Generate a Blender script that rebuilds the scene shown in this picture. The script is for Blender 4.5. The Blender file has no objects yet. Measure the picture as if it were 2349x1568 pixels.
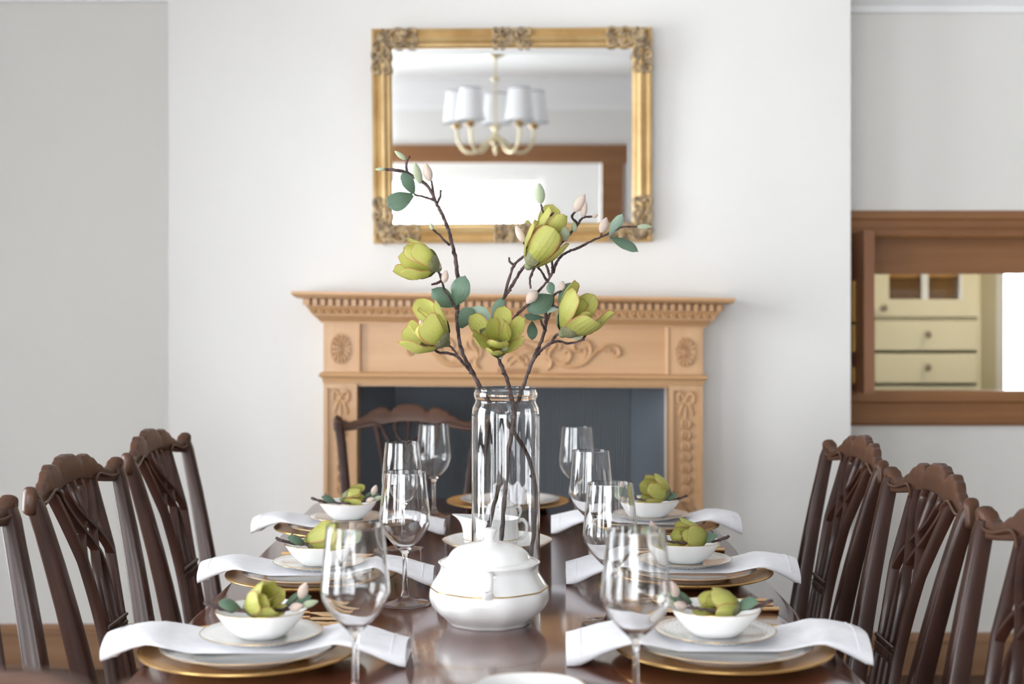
import bpy, bmesh, math, random
from mathutils import Vector, Matrix, Quaternion
random.seed(7)
PI = math.pi
scene = bpy.context.scene
COL = scene.collection

# ------------------------------------------------------------------ camera, world, light, exposure
F = 3100.0            # focal length in photo pixels
CX, HY = 1174.5, 727.0   # principal column, horizon row
CZ = 1.27             # eye height
cam_d = bpy.data.cameras.new('camera')
cam_d.sensor_width = 36.0
cam_d.lens = F / 2349.0 * 36.0
cam_d.shift_y = -(784.0 - HY) / 2349.0
cam_d.clip_start = 0.05
cam_d.dof.use_dof = True
cam_d.dof.focus_distance = 2.62
cam_d.dof.aperture_fstop = 3.0
cam = bpy.data.objects.new('camera', cam_d)
cam.location = (0, 0, CZ)
cam.rotation_euler = (PI / 2, 0, 0)
COL.objects.link(cam)
scene.camera = cam

world = bpy.data.worlds.new('world')
scene.world = world
world.use_nodes = True
bg = world.node_tree.nodes['Background']
bg.inputs[0].default_value = (0.93, 0.97, 1.0, 1)
bg.inputs[1].default_value = 16.0

vs = scene.view_settings
vs.view_transform = 'Standard'
vs.look = 'None'
vs.exposure = 0.12
vs.gamma = 1.0
vs.use_curve_mapping = False
scene.cycles.use_denoising = True
scene.cycles.use_adaptive_sampling = True
scene.cycles.adaptive_threshold = 0.08
scene.cycles.adaptive_min_samples = 20
scene.cycles.max_bounces = 11
scene.cycles.diffuse_bounces = 4
scene.cycles.glossy_bounces = 5
scene.cycles.transmission_bounces = 11
scene.cycles.transparent_max_bounces = 24
scene.cycles.sample_clamp_indirect = 12.0


def portal(name, loc, rot, sx, sy):
    l = bpy.data.lights.new(name, 'AREA')
    l.shape = 'RECTANGLE'
    l.size, l.size_y = sx, sy
    l.cycles.is_portal = True
    o = bpy.data.objects.new(name, l)
    o.location, o.rotation_euler = loc, rot
    COL.objects.link(o)


# daylight comes in through these window openings (sampling portals only, they emit nothing)
LW = [(-0.35, 0.85, 0.30, 2.15), (1.95, 3.45, 0.30, 2.15)]       # left wall windows, the near one added to brighten the back: y0, y1, z0, z1
XL, XR, YB = -2.45, 3.45, -0.95
for i, (y0, y1, z0, z1) in enumerate(LW):
    portal('window_daylight', (XL - 0.12, (y0 + y1) / 2, (z0 + z1) / 2), (0, -PI / 2, 0), z1 - z0, y1 - y0)
SW = (-2.25, -1.25, 0.30, 1.84)                                  # unseen side window added to brighten the bay room: y0, y1, z0, z1
portal('window_daylight', (-2.62, (SW[0] + SW[1]) / 2, (SW[2] + SW[3]) / 2), (0, -PI / 2, 0), SW[3] - SW[2], SW[1] - SW[0])
BW = (-2.30, 0.28, 0.30, 1.84)                                   # window of the room behind: x0, x1, z0, z1
portal('window_daylight', ((BW[0] + BW[1]) / 2, -2.54, (BW[2] + BW[3]) / 2), (PI / 2, 0, 0), BW[1] - BW[0], BW[3] - BW[2])
KW = (2.35, 2.80, 0.85, 1.62)                                     # kitchen window
portal('window_daylight', ((KW[0] + KW[1]) / 2, 6.68, (KW[2] + KW[3]) / 2), (-PI / 2, 0, 0), KW[1] - KW[0], KW[3] - KW[2])


# ------------------------------------------------------------------ helpers
def W(px, py, d):
    """photo pixel at depth d -> world point"""
    return Vector(((px - CX) * d / F, d, CZ - (py - HY) * d / F))


def S(r, g, b):
    f = lambda c: (c / 255 / 12.92) if c / 255 <= .04045 else ((c / 255 + .055) / 1.055) ** 2.4
    return (f(r), f(g), f(b), 1.0)


def lerp(a, b, t):
    return a + (b - a) * t


def interp(pts, x):
    if x <= pts[0][0]:
        return pts[0][1]
    for (x0, y0), (x1, y1) in zip(pts, pts[1:]):
        if x <= x1:
            t = (x - x0) / (x1 - x0)
            return lerp(y0, y1, t)
    return pts[-1][1]


def sinterp(pts, x):
    """cosine-eased interpolation"""
    if x <= pts[0][0]:
        return pts[0][1]
    for (x0, y0), (x1, y1) in zip(pts, pts[1:]):
        if x <= x1:
            t = (x - x0) / (x1 - x0)
            t = (1 - math.cos(PI * t)) / 2
            return lerp(y0, y1, t)
    return pts[-1][1]


def catmull(pts, n=6):
    pts = [Vector(p) for p in pts]
    if len(pts) < 3:
        return pts
    out = []
    P = [pts[0] * 2 - pts[1]] + pts + [pts[-1] * 2 - pts[-2]]
    for i in range(1, len(P) - 2):
        a, b, c, d = P[i - 1], P[i], P[i + 1], P[i + 2]
        for k in range(n):
            t = k / n
            out.append(0.5 * ((2 * b) + (c - a) * t + (2 * a - 5 * b + 4 * c - d) * t * t + (3 * b - 3 * c + d - a) * t ** 3))
    out.append(pts[-1])
    return out


class MB:
    """collects geometry for one mesh object"""
    def __init__(self):
        self.v, self.f = [], []

    def add(self, verts, faces):
        o = len(self.v)
        self.v += [Vector(p) for p in verts]
        self.f += [tuple(i + o for i in f) for f in faces]
        return self

    def box(self, x0, x1, y0, y1, z0, z1):
        v = [(x, y, z) for z in (z0, z1) for y in (y0, y1) for x in (x0, x1)]
        return self.add(v, [(0, 2, 3, 1), (4, 5, 7, 6), (0, 1, 5, 4), (2, 6, 7, 3), (0, 4, 6, 2), (1, 3, 7, 5)])

    def loft(self, rings, closed=True, cap=True, loop=False):
        n = len(rings[0])
        v = [p for r in rings for p in r]
        f = []
        m = len(rings)
        for i in range(m if loop else m - 1):
            for j in range(n if closed else n - 1):
                a, b = i * n + j, i * n + (j + 1) % n
                i2 = (i + 1) % m
                c, d = i2 * n + (j + 1) % n, i2 * n + j
                f.append((a, b, c, d))
        if cap and closed and not loop:
            f.append(tuple(range(n - 1, -1, -1)))
            f.append(tuple((m - 1) * n + j for j in range(n)))
        return self.add(v, f)

    def lathe(self, prof, n=48, c=(0, 0, 0), pw=2.0, flute=0, amp=0, cap=False, sx=1.0, sy=1.0):
        rings = []
        for r, z in prof:
            ring = []
            for k in range(n):
                a = 2 * PI * k / n
                ca, sa = math.cos(a), math.sin(a)
                m = 1.0
                if pw != 2.0:
                    m = (abs(ca) ** pw + abs(sa) ** pw) ** (-1.0 / pw)
                if flute:
                    m *= 1 + amp * math.cos(flute * a)
                ring.append((c[0] + r * m * ca * sx, c[1] + r * m * sa * sy, c[2] + z))
            rings.append(ring)
        return self.loft(rings, cap=cap)

    def tube(self, path, rad, n=8, cap=True, flat=1.0, flatdir=None):
        path = [Vector(p) for p in path]
        m = len(path)
        if not hasattr(rad, '__len__'):
            rad = [rad] * m
        elif len(rad) != m:
            k = len(rad) - 1
            rad = [lerp(rad[min(int(i / (m - 1) * k), k - 1)], rad[min(int(i / (m - 1) * k) + 1, k)],
                        i / (m - 1) * k - min(int(i / (m - 1) * k), k - 1)) for i in range(m)]
        rings = []
        u = None
        for i, p in enumerate(path):
            t = (path[min(i + 1, m - 1)] - path[max(i - 1, 0)])
            t = t.normalized() if t.length > 1e-9 else Vector((0, 0, 1))
            if u is None:
                ref = Vector(flatdir) if flatdir else (Vector((0, 0, 1)) if abs(t.z) < .9 else Vector((1, 0, 0)))
                u = (ref - t * ref.dot(t)).normalized()
            else:
                if flatdir:
                    u = Vector(flatdir)
                u = (u - t * u.dot(t)).normalized()
            w = t.cross(u)
            rings.append([p + (u * math.cos(2 * PI * k / n) * flat + w * math.sin(2 * PI * k / n)) * rad[i] for k in range(n)])
        return self.loft(rings, cap=cap)

    def ball(self, c, r, n=10, m=6):
        if not hasattr(r, '__len__'):
            r = (r, r, r)
        c = Vector(c)
        rings = []
        for i in range(m + 1):
            th = PI * i / m
            th = min(max(th, .04), PI - .04)
            rings.append([(c.x + r[0] * math.sin(th) * math.cos(2 * PI * k / n), c.y + r[1] * math.sin(th) * math.sin(2 * PI * k / n),
                           c.z - r[2] * math.cos(th)) for k in range(n)])
        return self.loft(rings)

    def moved(self, M):
        self.v = [M @ p for p in self.v]
        return self

    def warp(self, fn):
        self.v = [Vector(fn(p)) for p in self.v]
        return self

    def mesh(self, name, mat, smooth=True, angle=40):
        me = bpy.data.meshes.new(name)
        me.from_pydata([tuple(p) for p in self.v], [], self.f)
        me.validate()
        bm = bmesh.new()
        bm.from_mesh(me)
        bmesh.ops.recalc_face_normals(bm, faces=bm.faces)
        bm.to_mesh(me)
        bm.free()
        if mat:
            me.materials.append(mat)
        if smooth:
            me.polygons.foreach_set('use_smooth', [True] * len(me.polygons))
            me.set_sharp_from_angle(angle=math.radians(angle))
        return me

    def build(self, name, mat, parent=None, smooth=True, angle=40, loc=None):
        o = bpy.data.objects.new(name, self.mesh(name, mat, smooth, angle))
        COL.objects.link(o)
        if parent:
            o.parent = parent
        if loc is not None:
            o.location = loc
        return o


def tag(o, label=None, cat=None, group=None, kind=None):
    if label:
        o['label'] = label
    if cat:
        o['category'] = cat
    if group:
        o['group'] = group
    if kind:
        o['kind'] = kind
    return o


def empty(name, loc=(0, 0, 0), rz=0, label=None, cat=None, group=None, kind=None):
    o = bpy.data.objects.new(name, None)
    COL.objects.link(o)
    o.location = loc
    o.rotation_euler = (0, 0, rz)
    o.empty_display_size = 0.05
    return tag(o, label, cat, group, kind)


def copy_tree(o, parent=None):
    c = o.copy()
    COL.objects.link(c)
    if parent is not None:
        c.parent = parent
    for ch in list(o.children):
        copy_tree(ch, c)
    return c


def piece(me, name, parent, loc, rot=(0, 0, 0), sc=(1, 1, 1)):
    o = bpy.data.objects.new(name, me)
    COL.objects.link(o)
    o.parent = parent
    o.location, o.rotation_euler, o.scale = loc, rot, sc
    return o


def rrect(w, h, r, n=3):
    """rounded rectangle outline, centred, w x h"""
    pts = []
    for cx, cy, a0 in ((w / 2 - r, h / 2 - r, 0), (-w / 2 + r, h / 2 - r, PI / 2), (-w / 2 + r, -h / 2 + r, PI), (w / 2 - r, -h / 2 + r, 1.5 * PI)):
        for k in range(n + 1):
            a = a0 + PI / 2 * k / n
            pts.append((cx + r * math.cos(a), cy + r * math.sin(a)))
    return pts


# ------------------------------------------------------------------ materials
def mat(name, col, rough=.5, metal=0., coat=0., spec=.5, trans=0., ior=1.5, sheen=0., sss=0., emit=None, es=0):
    m = bpy.data.materials.new(name)
    m.use_nodes = True
    b = m.node_tree.nodes['Principled BSDF']
    b.inputs['Base Color'].default_value = col
    b.inputs['Roughness'].default_value = rough
    b.inputs['Metallic'].default_value = metal
    b.inputs['Coat Weight'].default_value = coat
    b.inputs['Coat Roughness'].default_value = .08
    b.inputs['Specular IOR Level'].default_value = spec
    b.inputs['Transmission Weight'].default_value = trans
    b.inputs['IOR'].default_value = ior
    b.inputs['Sheen Weight'].default_value = sheen
    if sss:
        b.inputs['Subsurface Weight'].default_value = sss
        b.inputs['Subsurface Radius'].default_value = (.01, .008, .005)
    if emit:
        b.inputs['Emission Color'].default_value = emit
        b.inputs['Emission Strength'].default_value = es
    return m


def nodes(m):
    nt = m.node_tree
    return nt, nt.nodes, nt.links, nt.nodes['Principled BSDF']


def noise_color(m, c1, c2, scale=(4, 4, 4), detail=4, pos=(.35, .65), bump=0., coord='Object', nscale=1.0, bscale=None):
    nt, N, L, b = nodes(m)
    tc = N.new('ShaderNodeTexCoord')
    mp = N.new('ShaderNodeMapping')
    mp.inputs['Scale'].default_value = scale
    L.new(tc.outputs[coord], mp.inputs[0])
    nz = N.new('ShaderNodeTexNoise')
    nz.inputs['Scale'].default_value = nscale
    nz.inputs['Detail'].default_value = detail
    L.new(mp.outputs[0], nz.inputs['Vector'])
    cr = N.new('ShaderNodeValToRGB')
    cr.color_ramp.elements[0].position, cr.color_ramp.elements[1].position = pos
    cr.color_ramp.elements[0].color, cr.color_ramp.elements[1].color = c1, c2
    L.new(nz.outputs['Fac'], cr.inputs[0])
    L.new(cr.outputs[0], b.inputs['Base Color'])
    if bump:
        bp = N.new('ShaderNodeBump')
        bp.inputs['Strength'].default_value = bump
        bp.inputs['Distance'].default_value = .002
        src = nz
        if bscale:
            src = N.new('ShaderNodeTexNoise')
            src.inputs['Scale'].default_value = bscale
            L.new(tc.outputs[coord], src.inputs['Vector'])
        L.new(src.outputs['Fac'], bp.inputs['Height'])
        L.new(bp.outputs[0], b.inputs['Normal'])
    return m


def wood(name, c1, c2, axis, rough=.35, coat=0., fine=1.0, spec=.5, bump=.15):
    """grain runs along axis 0/1/2 of the object"""
    sc = [30 * fine] * 3
    sc[axis] = 1.6 * fine
    m = mat(name, c1, rough, coat=coat, spec=spec)
    noise_color(m, c1, c2, scale=sc, detail=5, pos=(.3, .7), bump=bump)
    return m


M = {}
M['wall'] = noise_color(mat('wall_paint', S(230, 229, 226), .85, spec=.2), S(229, 227, 224), S(232, 231, 229), scale=(.8, .8, .8), bump=.03, bscale=160)
M['alcove'] = mat('alcove_paint', S(229, 227, 223), .85, spec=.2)
M['ceiling'] = mat('ceiling_paint', S(240, 240, 240), .9, spec=.2)
M['plaster'] = mat('cornice_plaster', S(240, 240, 241), .8, spec=.2)
M['kitchen_wall'] = mat('kitchen_paint', S(205, 198, 170), .8, spec=.2)
M['cream'] = mat('cream_cabinet_paint', S(233, 226, 196), .45)
M['cab_inside'] = wood('cabinet_lining_wood', S(222, 166, 92), S(230, 178, 106), 0, .5)
M['pine'] = wood('carved_pine', S(203, 162, 120), S(190, 147, 104), 0, .42, fine=.7, bump=.08)
M['pine_v'] = wood('carved_pine_upright', S(206, 166, 126), S(194, 152, 110), 2, .42, fine=.7, bump=.08)
M['pine_dark'] = wood('stained_pine', S(152, 106, 66), S(130, 86, 50), 0, .45, fine=.6)
M['pine_dark_v'] = wood('stained_pine_upright', S(158, 112, 80), S(136, 92, 64), 2, .4, fine=.6)
M['skirt'] = wood('skirting_pine', S(158, 120, 88), S(138, 100, 70), 0, .5, fine=.5)
M['mahog'] = wood('chair_mahogany', S(62, 34, 25), S(42, 23, 17), 2, .36, coat=.08, fine=1.2, bump=.02, spec=.35)
M['mahog_x'] = wood('chair_mahogany_rail', S(86, 56, 39), S(64, 40, 29), 0, .40, coat=.06, fine=1.2, bump=.02, spec=.32)
M['table'] = wood('polished_mahogany', S(108, 60, 43), S(76, 42, 32), 1, .16, coat=.6, fine=.8, bump=.02)
M['floor'] = wood('dark_oak_floor', S(96, 76, 62), S(72, 56, 46), 1, .35, fine=.5)
M['slate'] = mat('slate_paint', S(114, 120, 128), .5)
M['hearth'] = mat('hearth_slab', S(60, 62, 66), .4)
M['gilt'] = noise_color(mat('gilt_frame', S(196, 150, 84), .42, metal=.4), S(212, 182, 130), S(190, 156, 104), scale=(9, 9, 9), bump=.05)
M['gilt_old'] = noise_color(mat('tarnished_gilt', S(170, 140, 100), .6, metal=.15), S(182, 158, 122), S(134, 116, 94), scale=(40, 40, 40), pos=(.4, .6), bump=.2)
M['mirror'] = mat('mirror_silver', (.93, .94, .94, 1), 0.0, metal=1.0)
M['glass'] = mat('clear_glass', (1, 1, 1, 1), 0.0, trans=1.0, ior=1.48)
M['porcelain'] = mat('white_porcelain', S(240, 240, 240), .12, coat=.4)
M['gold_line'] = mat('gold_line', S(205, 170, 110), .25, metal=.9)
M['charger'] = mat('gold_lacquer', S(216, 168, 104), .34, metal=.2, coat=.25)
M['brass'] = mat('brushed_brass', S(222, 184, 136), .3, metal=.9)
M['old_brass'] = mat('aged_brass', S(190, 150, 80), .35, metal=.9)
M['cloth'] = noise_color(mat('white_linen', S(238, 238, 244), .9, spec=.15, sheen=.2), S(240, 240, 245), S(234, 234, 241), scale=(60, 60, 60), bump=.06)
M['seatcloth'] = noise_color(mat('seat_fabric', S(150, 128, 104), .9, spec=.1), S(160, 138, 112), S(140, 118, 96), scale=(90, 90, 90), bump=.2)
M['bark'] = noise_color(mat('twig_bark', S(78, 64, 62), .75, spec=.25), S(96, 80, 78), S(56, 44, 43), scale=(70, 70, 70), pos=(.4, .62), bump=.7)
M['bud'] = noise_color(mat('felt_bud', S(218, 200, 188), .95, spec=.1, sheen=.3), S(224, 208, 198), S(188, 164, 150), scale=(120, 120, 120), bump=.4)
M['bud_green'] = noise_color(mat('felt_bud_green', S(170, 182, 150), .95, spec=.1, sheen=.3), S(190, 198, 172), S(140, 154, 120), scale=(120, 120, 120), bump=.4)
M['sepal'] = noise_color(mat('sepal_green', S(120, 128, 92), .6, spec=.3), S(126, 136, 96), S(112, 92, 80), scale=(22, 22, 22), pos=(.42, .66))
M['silver'] = mat('knob_pewter', S(150, 138, 122), .3, metal=.9)
M['shade'] = mat('lamp_shade_fabric', S(238, 238, 240), .9, spec=.1)
M['shade_trim'] = mat('lamp_shade_trim', S(150, 156, 162), .9, spec=.1)
M['lampmetal'] = mat('antique_ivory_brass', S(214, 202, 166), .3, metal=.55)
M['winframe'] = mat('white_window_paint', S(240, 240, 238), .4)


def leaf_mat(name, c1, c2, edge, e0=.86, sss=.0, rough=.5, trans_col=None, tw=.25):
    """petal or leaf: own colour along its length and a coloured rim, from the 'uvw' attribute (x = across, y = along)"""
    m = mat(name, c1, rough, spec=.35)
    nt, N, L, b = nodes(m)
    at = N.new('ShaderNodeAttribute')
    at.attribute_name = 'uvw'
    sp = N.new('ShaderNodeSeparateXYZ')
    L.new(at.outputs['Vector'], sp.inputs[0])
    tc = N.new('ShaderNodeTexCoord')
    nz = N.new('ShaderNodeTexNoise')
    nz.inputs['Scale'].default_value = 26
    L.new(tc.outputs['Object'], nz.inputs['Vector'])
    ad = N.new('ShaderNodeMath')
    ad.operation = 'MULTIPLY_ADD'
    ad.inputs[1].default_value = .5
    L.new(nz.outputs['Fac'], ad.inputs[0])
    L.new(sp.outputs[1], ad.inputs[2])
    cr = N.new('ShaderNodeValToRGB')
    cr.color_ramp.elements[0].position, cr.color_ramp.elements[1].position = .3, 1.1
    cr.color_ramp.elements[0].color, cr.color_ramp.elements[1].color = c1, c2
    L.new(ad.outputs[0], cr.inputs[0])
    er = N.new('ShaderNodeValToRGB')
    er.color_ramp.elements[0].position, er.color_ramp.elements[1].position = e0, 1.0
    er.color_ramp.elements[0].color, er.color_ramp.elements[1].color = (0, 0, 0, 1), (1, 1, 1, 1)
    L.new(sp.outputs[2], er.inputs[0])
    mx = N.new('ShaderNodeMix')
    mx.data_type = 'RGBA'
    L.new(er.outputs[0], mx.inputs[0])
    L.new(cr.outputs[0], mx.inputs[6])
    mx.inputs[7].default_value = edge
    L.new(mx.outputs[2], b.inputs['Base Color'])
    # veins as fine relief
    wv = N.new('ShaderNodeMath')
    wv.operation = 'MULTIPLY'
    wv.inputs[1].default_value = 38
    L.new(sp.outputs[0], wv.inputs[0])
    sn = N.new('ShaderNodeMath')
    sn.operation = 'SINE'
    L.new(wv.outputs[0], sn.inputs[0])
    bp = N.new('ShaderNodeBump')
    bp.inputs['Strength'].default_value = .12
    bp.inputs['Distance'].default_value = .002
    L.new(sn.outputs[0], bp.inputs['Height'])
    L.new(bp.outputs[0], b.inputs['Normal'])
    # thin tissue lets light through
    out = N['Material Output']
    tr = N.new('ShaderNodeBsdfTranslucent')
    L.new(mx.outputs[2], tr.inputs[0])
    ms = N.new('ShaderNodeMixShader')
    ms.inputs[0].default_value = tw
    L.new(b.outputs[0], ms.inputs[1])
    L.new(tr.outputs[0], ms.inputs[2])
    L.new(ms.outputs[0], out.inputs[0])
    return m


M['petal'] = leaf_mat('magnolia_petal', S(152, 155, 62), S(198, 198, 114), S(182, 120, 92), .72, tw=.35)
M['leaf'] = leaf_mat('magnolia_leaf', S(82, 104, 82), S(102, 126, 108), S(116, 126, 100), .92, tw=.15)
M['leaf_pale'] = leaf_mat('magnolia_leaf_underside', S(150, 176, 160), S(168, 190, 172), S(140, 160, 140), .92, tw=.2)

# thin window pane: mostly clear, a little mirror-like
pane = bpy.data.materials.new('window_pane')
pane.use_nodes = True
_n, _l = pane.node_tree.nodes, pane.node_tree.links
_n.remove(_n['Principled BSDF'])
_t, _g, _f, _m = _n.new('ShaderNodeBsdfTransparent'), _n.new('ShaderNodeBsdfGlossy'), _n.new('ShaderNodeFresnel'), _n.new('ShaderNodeMixShader')
_g.inputs['Roughness'].default_value = 0
_f.inputs['IOR'].default_value = 1.45
_l.new(_f.outputs[0], _m.inputs[0])
_l.new(_t.outputs[0], _m.inputs[1])
_l.new(_g.outputs[0], _m.inputs[2])
_l.new(_m.outputs[0], _n['Material Output'].inputs[0])
M['pane'] = pane

# side plate: porcelain with fine printed chevron lines
m = mat('patterned_porcelain', S(238, 238, 236), .14, coat=.4)
nt, N, L, b = nodes(m)
tc = N.new('ShaderNodeTexCoord')
sp = N.new('ShaderNodeSeparateXYZ')
L.new(tc.outputs['Object'], sp.inputs[0])


def MN(op, a, b2=None):
    n = N.new('ShaderNodeMath')
    n.operation = op
    for i, v in enumerate((a, b2)):
        if v is None:
            continue
        if isinstance(v, (int, float)):
            n.inputs[i].default_value = v
        else:
            L.new(v, n.inputs[i])
    return n.outputs[0]


fx = MN('PINGPONG', MN('ADD', sp.outputs[0], 1.0), .018)
ln = MN('PINGPONG', MN('ADD', MN('ADD', sp.outputs[1], 1.0), MN('MULTIPLY', fx, .9)), .0035)
is_line = MN('LESS_THAN', ln, .0006)
edge = MN('LESS_THAN', MN('ABSOLUTE', MN('SUBTRACT', fx, .009)), .0089)
fac = MN('MULTIPLY', is_line, edge)
mx = N.new('ShaderNodeMix')
mx.data_type = 'RGBA'
L.new(fac, mx.inputs[0])
mx.inputs[6].default_value = S(238, 238, 236)
mx.inputs[7].default_value = S(140, 136, 130)
L.new(mx.outputs[2], b.inputs['Base Color'])
M['patterned'] = m

# ------------------------------------------------------------------ the setting
ZC = 2.52
YA_L, YA_R, YBR = 4.90, 4.82, 4.55      # left alcove wall, right alcove wall, chimney breast face
BX0, BX1 = -1.156, 1.14                 # chimney breast edges
OX0, OX1, OZ = -0.512, 0.514, 1.052     # fireplace opening


def struct(name, mb, m, parent=None, smooth=False):
    o = mb.build(name, m, parent, smooth=smooth)
    if parent is None:
        o['kind'] = 'structure'
    return o


def holed(axis, a0, a1, z0, z1, t0, t1, holes):
    """wall slab spanning a0..a1 along x (axis 0) or y (axis 1), with rectangular holes (a0,a1,z0,z1)"""
    mb = MB()
    A = sorted({a0, a1} | {h[0] for h in holes} | {h[1] for h in holes})
    Z = sorted({z0, z1} | {h[2] for h in holes} | {h[3] for h in holes})
    for i in range(len(A) - 1):
        for j in range(len(Z) - 1):
            ca, cz = (A[i] + A[i + 1]) / 2, (Z[j] + Z[j + 1]) / 2
            if any(h[0] < ca < h[1] and h[2] < cz < h[3] for h in holes):
                continue
            if axis == 0:
                mb.box(A[i], A[i + 1], t0, t1, Z[j], Z[j + 1])
            else:
                mb.box(t0, t1, A[i], A[i + 1], Z[j], Z[j + 1])
    return mb


struct('floor', MB().box(-2.7, 4.3, -2.7, 6.8, -.1, 0), M['floor'])
struct('ceiling', MB().box(-2.7, 4.3, -2.7, 6.8, ZC, ZC + .1), M['ceiling'])
struct('wall_left', holed(1, YB - .12, 5.05, 0, ZC, XL - .14, XL, LW), M['wall'])
struct('wall_right', MB().box(XR, XR + .12, YB - .12, YA_R, 0, ZC), M['wall'])
struct('wall_front_left', MB().box(XL, BX0 + .02, YA_L, YA_L + .12, 0, ZC), M['alcove'])
HX0, HX1, HZ0, HZ1 = 1.25, 2.45, 1.0, 1.56       # serving hatch opening
struct('wall_front_right', holed(0, BX1 - .02, 4.2, 0, ZC, YA_R, YA_R + .10, [(HX0, HX1, HZ0, HZ1)]), M['alcove'])
struct('wall_chimney_breast', holed(0, BX0, BX1, 0, ZC, YBR, YBR + .06, [(OX0, OX1, 0, OZ)]).box(BX0, BX0 + .06, YBR + .06, YA_L, 0, ZC)
       .box(BX1 - .06, BX1, YBR + .06, YA_L, 0, ZC), M['wall'])
# wall behind the camera: wide cased opening into a bay room
PX0, PX1, PZ = -2.28, 0.66, 1.91
struct('wall_back', holed(0, XL, XR, 0, ZC, YB - .12, YB, [(PX0, PX1, 0, PZ)]), M['wall'])
struct('wall_bay_back', holed(0, -2.6, 2.0, 0, ZC, -2.54, -2.42, [BW]), M['wall'])
struct('wall_bay_left', holed(1, -2.42, YB - .12, 0, ZC, -2.6, -2.5, [SW]), M['wall'])
struct('wall_bay_right', MB().box(1.9, 2.0, -2.42, YB - .12, 0, ZC), M['wall'])
# casing of that opening, stained pine
c = MB().box(PX0 - .14, PX1 + .32, YB, YB + .035, PZ, PZ + .136).box(PX0 - .14, PX0, YB, YB + .03, 0, PZ).box(PX1, PX1 + .16, YB, YB + .03, 0, PZ)
c.box(PX1 + .03, PX1 + .13, YB + .03, YB + .036, .3, 1.5)
o = struct('trim_1', c, M['pine_dark'])
# crown cornice: profile swept along the walls


def cornice(name, p0, p1, n, zb, h=None, parent=None):
    """p0->p1 along the wall foot, n = unit vector into the room"""
    h = h or ZC - zb
    prof = [(0, 0), (.018, 0), (.018, .14), (.05, .30), (.085, .5), (.12, .68), (.125, .80), (.16, .82), (.16, 1), (0, 1)]
    rings = []
    for p in (p0, p1):
        rings.append([(p[0] + n[0] * a, p[1] + n[1] * a, zb + b * h) for a, b in prof])
    return struct(name, MB().loft(rings), M['plaster'], parent)


cornice('trim_2', (XL, YA_L), (BX0, YA_L), (0, -1), 2.408)
cornice('trim_3', (BX0, YBR), (BX1, YBR), (0, -1), 2.385)
cornice('trim_4', (BX1, YA_R), (XR, YA_R), (0, -1), 2.352)
cornice('trim_5', (XL, YB), (XL, YA_L), (1, 0), 2.385)
cornice('trim_6', (XR, YB), (XR, YA_R), (-1, 0), 2.385)
cornice('trim_7', (XL, YB), (XR, YB), (0, 1), 2.30)


def skirting(name, p0, p1, n, h=.16):
    prof = [(0, 0), (.02, 0), (.02, .76), (.026, .78), (.026, .85), (.014, .9), (.009, 1), (0, 1)]
    return struct(name, MB().loft([[(p[0] + n[0] * a, p[1] + n[1] * a, b * h) for a, b in prof] for p in (p0, p1)]), M['skirt'])


skirting('baseboard_left', (XL, YA_L), (BX0, YA_L), (0, -1), .159)
skirting('baseboard_right', (BX1, YA_R), (XR, YA_R), (0, -1), .147)
skirting('baseboard_breast_left', (BX0, YBR), (-.64, YBR), (0, -1), .15)
skirting('baseboard_breast_right', (.64, YBR), (BX1, YBR), (0, -1), .15)
skirting('baseboard_side', (XL, YB), (XL, YA_L), (1, 0), .159)


# windows: frame with glazing bars and panes, in the wall openings
def window(name, axis, a0, a1, z0, z1, t, depth, cols, rows, inward):
    root = empty(name, kind='structure')
    def bx(mb, p0, p1, q0, q1, d0, d1):
        if axis == 1:
            mb.box(t + d0, t + d1, p0, p1, q0, q1)
        else:
            mb.box(p0, p1, t + d0, t + d1, q0, q1)
    fr = MB()
    fw = .055
    bx(fr, a0, a1, z0, z0 + fw, 0, depth)
    bx(fr, a0, a1, z1 - fw, z1, 0, depth)
    bx(fr, a0, a0 + fw, z0 + fw, z1 - fw, 0, depth)
    bx(fr, a1 - fw, a1, z0 + fw, z1 - fw, 0, depth)
    fr.build('window_frame', M['winframe'], root, smooth=False)
    for i in range(1, cols):
        b_ = MB()
        x = lerp(a0, a1, i / cols)
        w_ = .04 if (cols % 2 == 0 and i == cols // 2) else .016
        bx(b_, x - w_, x + w_, z0 + fw, z1 - fw, depth * .2, depth * .8)
        b_.build('glazing_bar', M['winframe'], root, smooth=False)
    for j in range(1, rows):
        b_ = MB()
        z = lerp(z0, z1, j / rows)
        bx(b_, a0 + fw, a1 - fw, z - .013, z + .013, depth * .3, depth * .7)
        b_.build('glazing_bar', M['winframe'], root, smooth=False)
    for i in range(cols):
        for j in range(rows):
            p_ = MB()
            q0, q1 = lerp(a0, a1, i / cols) + .01, lerp(a0, a1, (i + 1) / cols) - .01
            r0, r1 = lerp(z0, z1, j / rows) + .008, lerp(z0, z1, (j + 1) / rows) - .008
            tt = t + depth * .5
            p_.add([(tt, q, r) if axis == 1 else (q, tt, r) for q, r in ((q0, r0), (q1, r0), (q1, r1), (q0, r1))], [(0, 1, 2, 3)])
            p_.build('pane', M['pane'], root, smooth=False)
    return root


for i, (y0, y1, z0, z1) in enumerate(LW):
    window('window_%d' % (i + 1), 1, y0, y1, z0, z1, XL - .12, .06, 4, 3, 1)
window('window_3', 0, BW[0], BW[1], BW[2], BW[3], -2.52, .06, 3, 1, 1)

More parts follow.
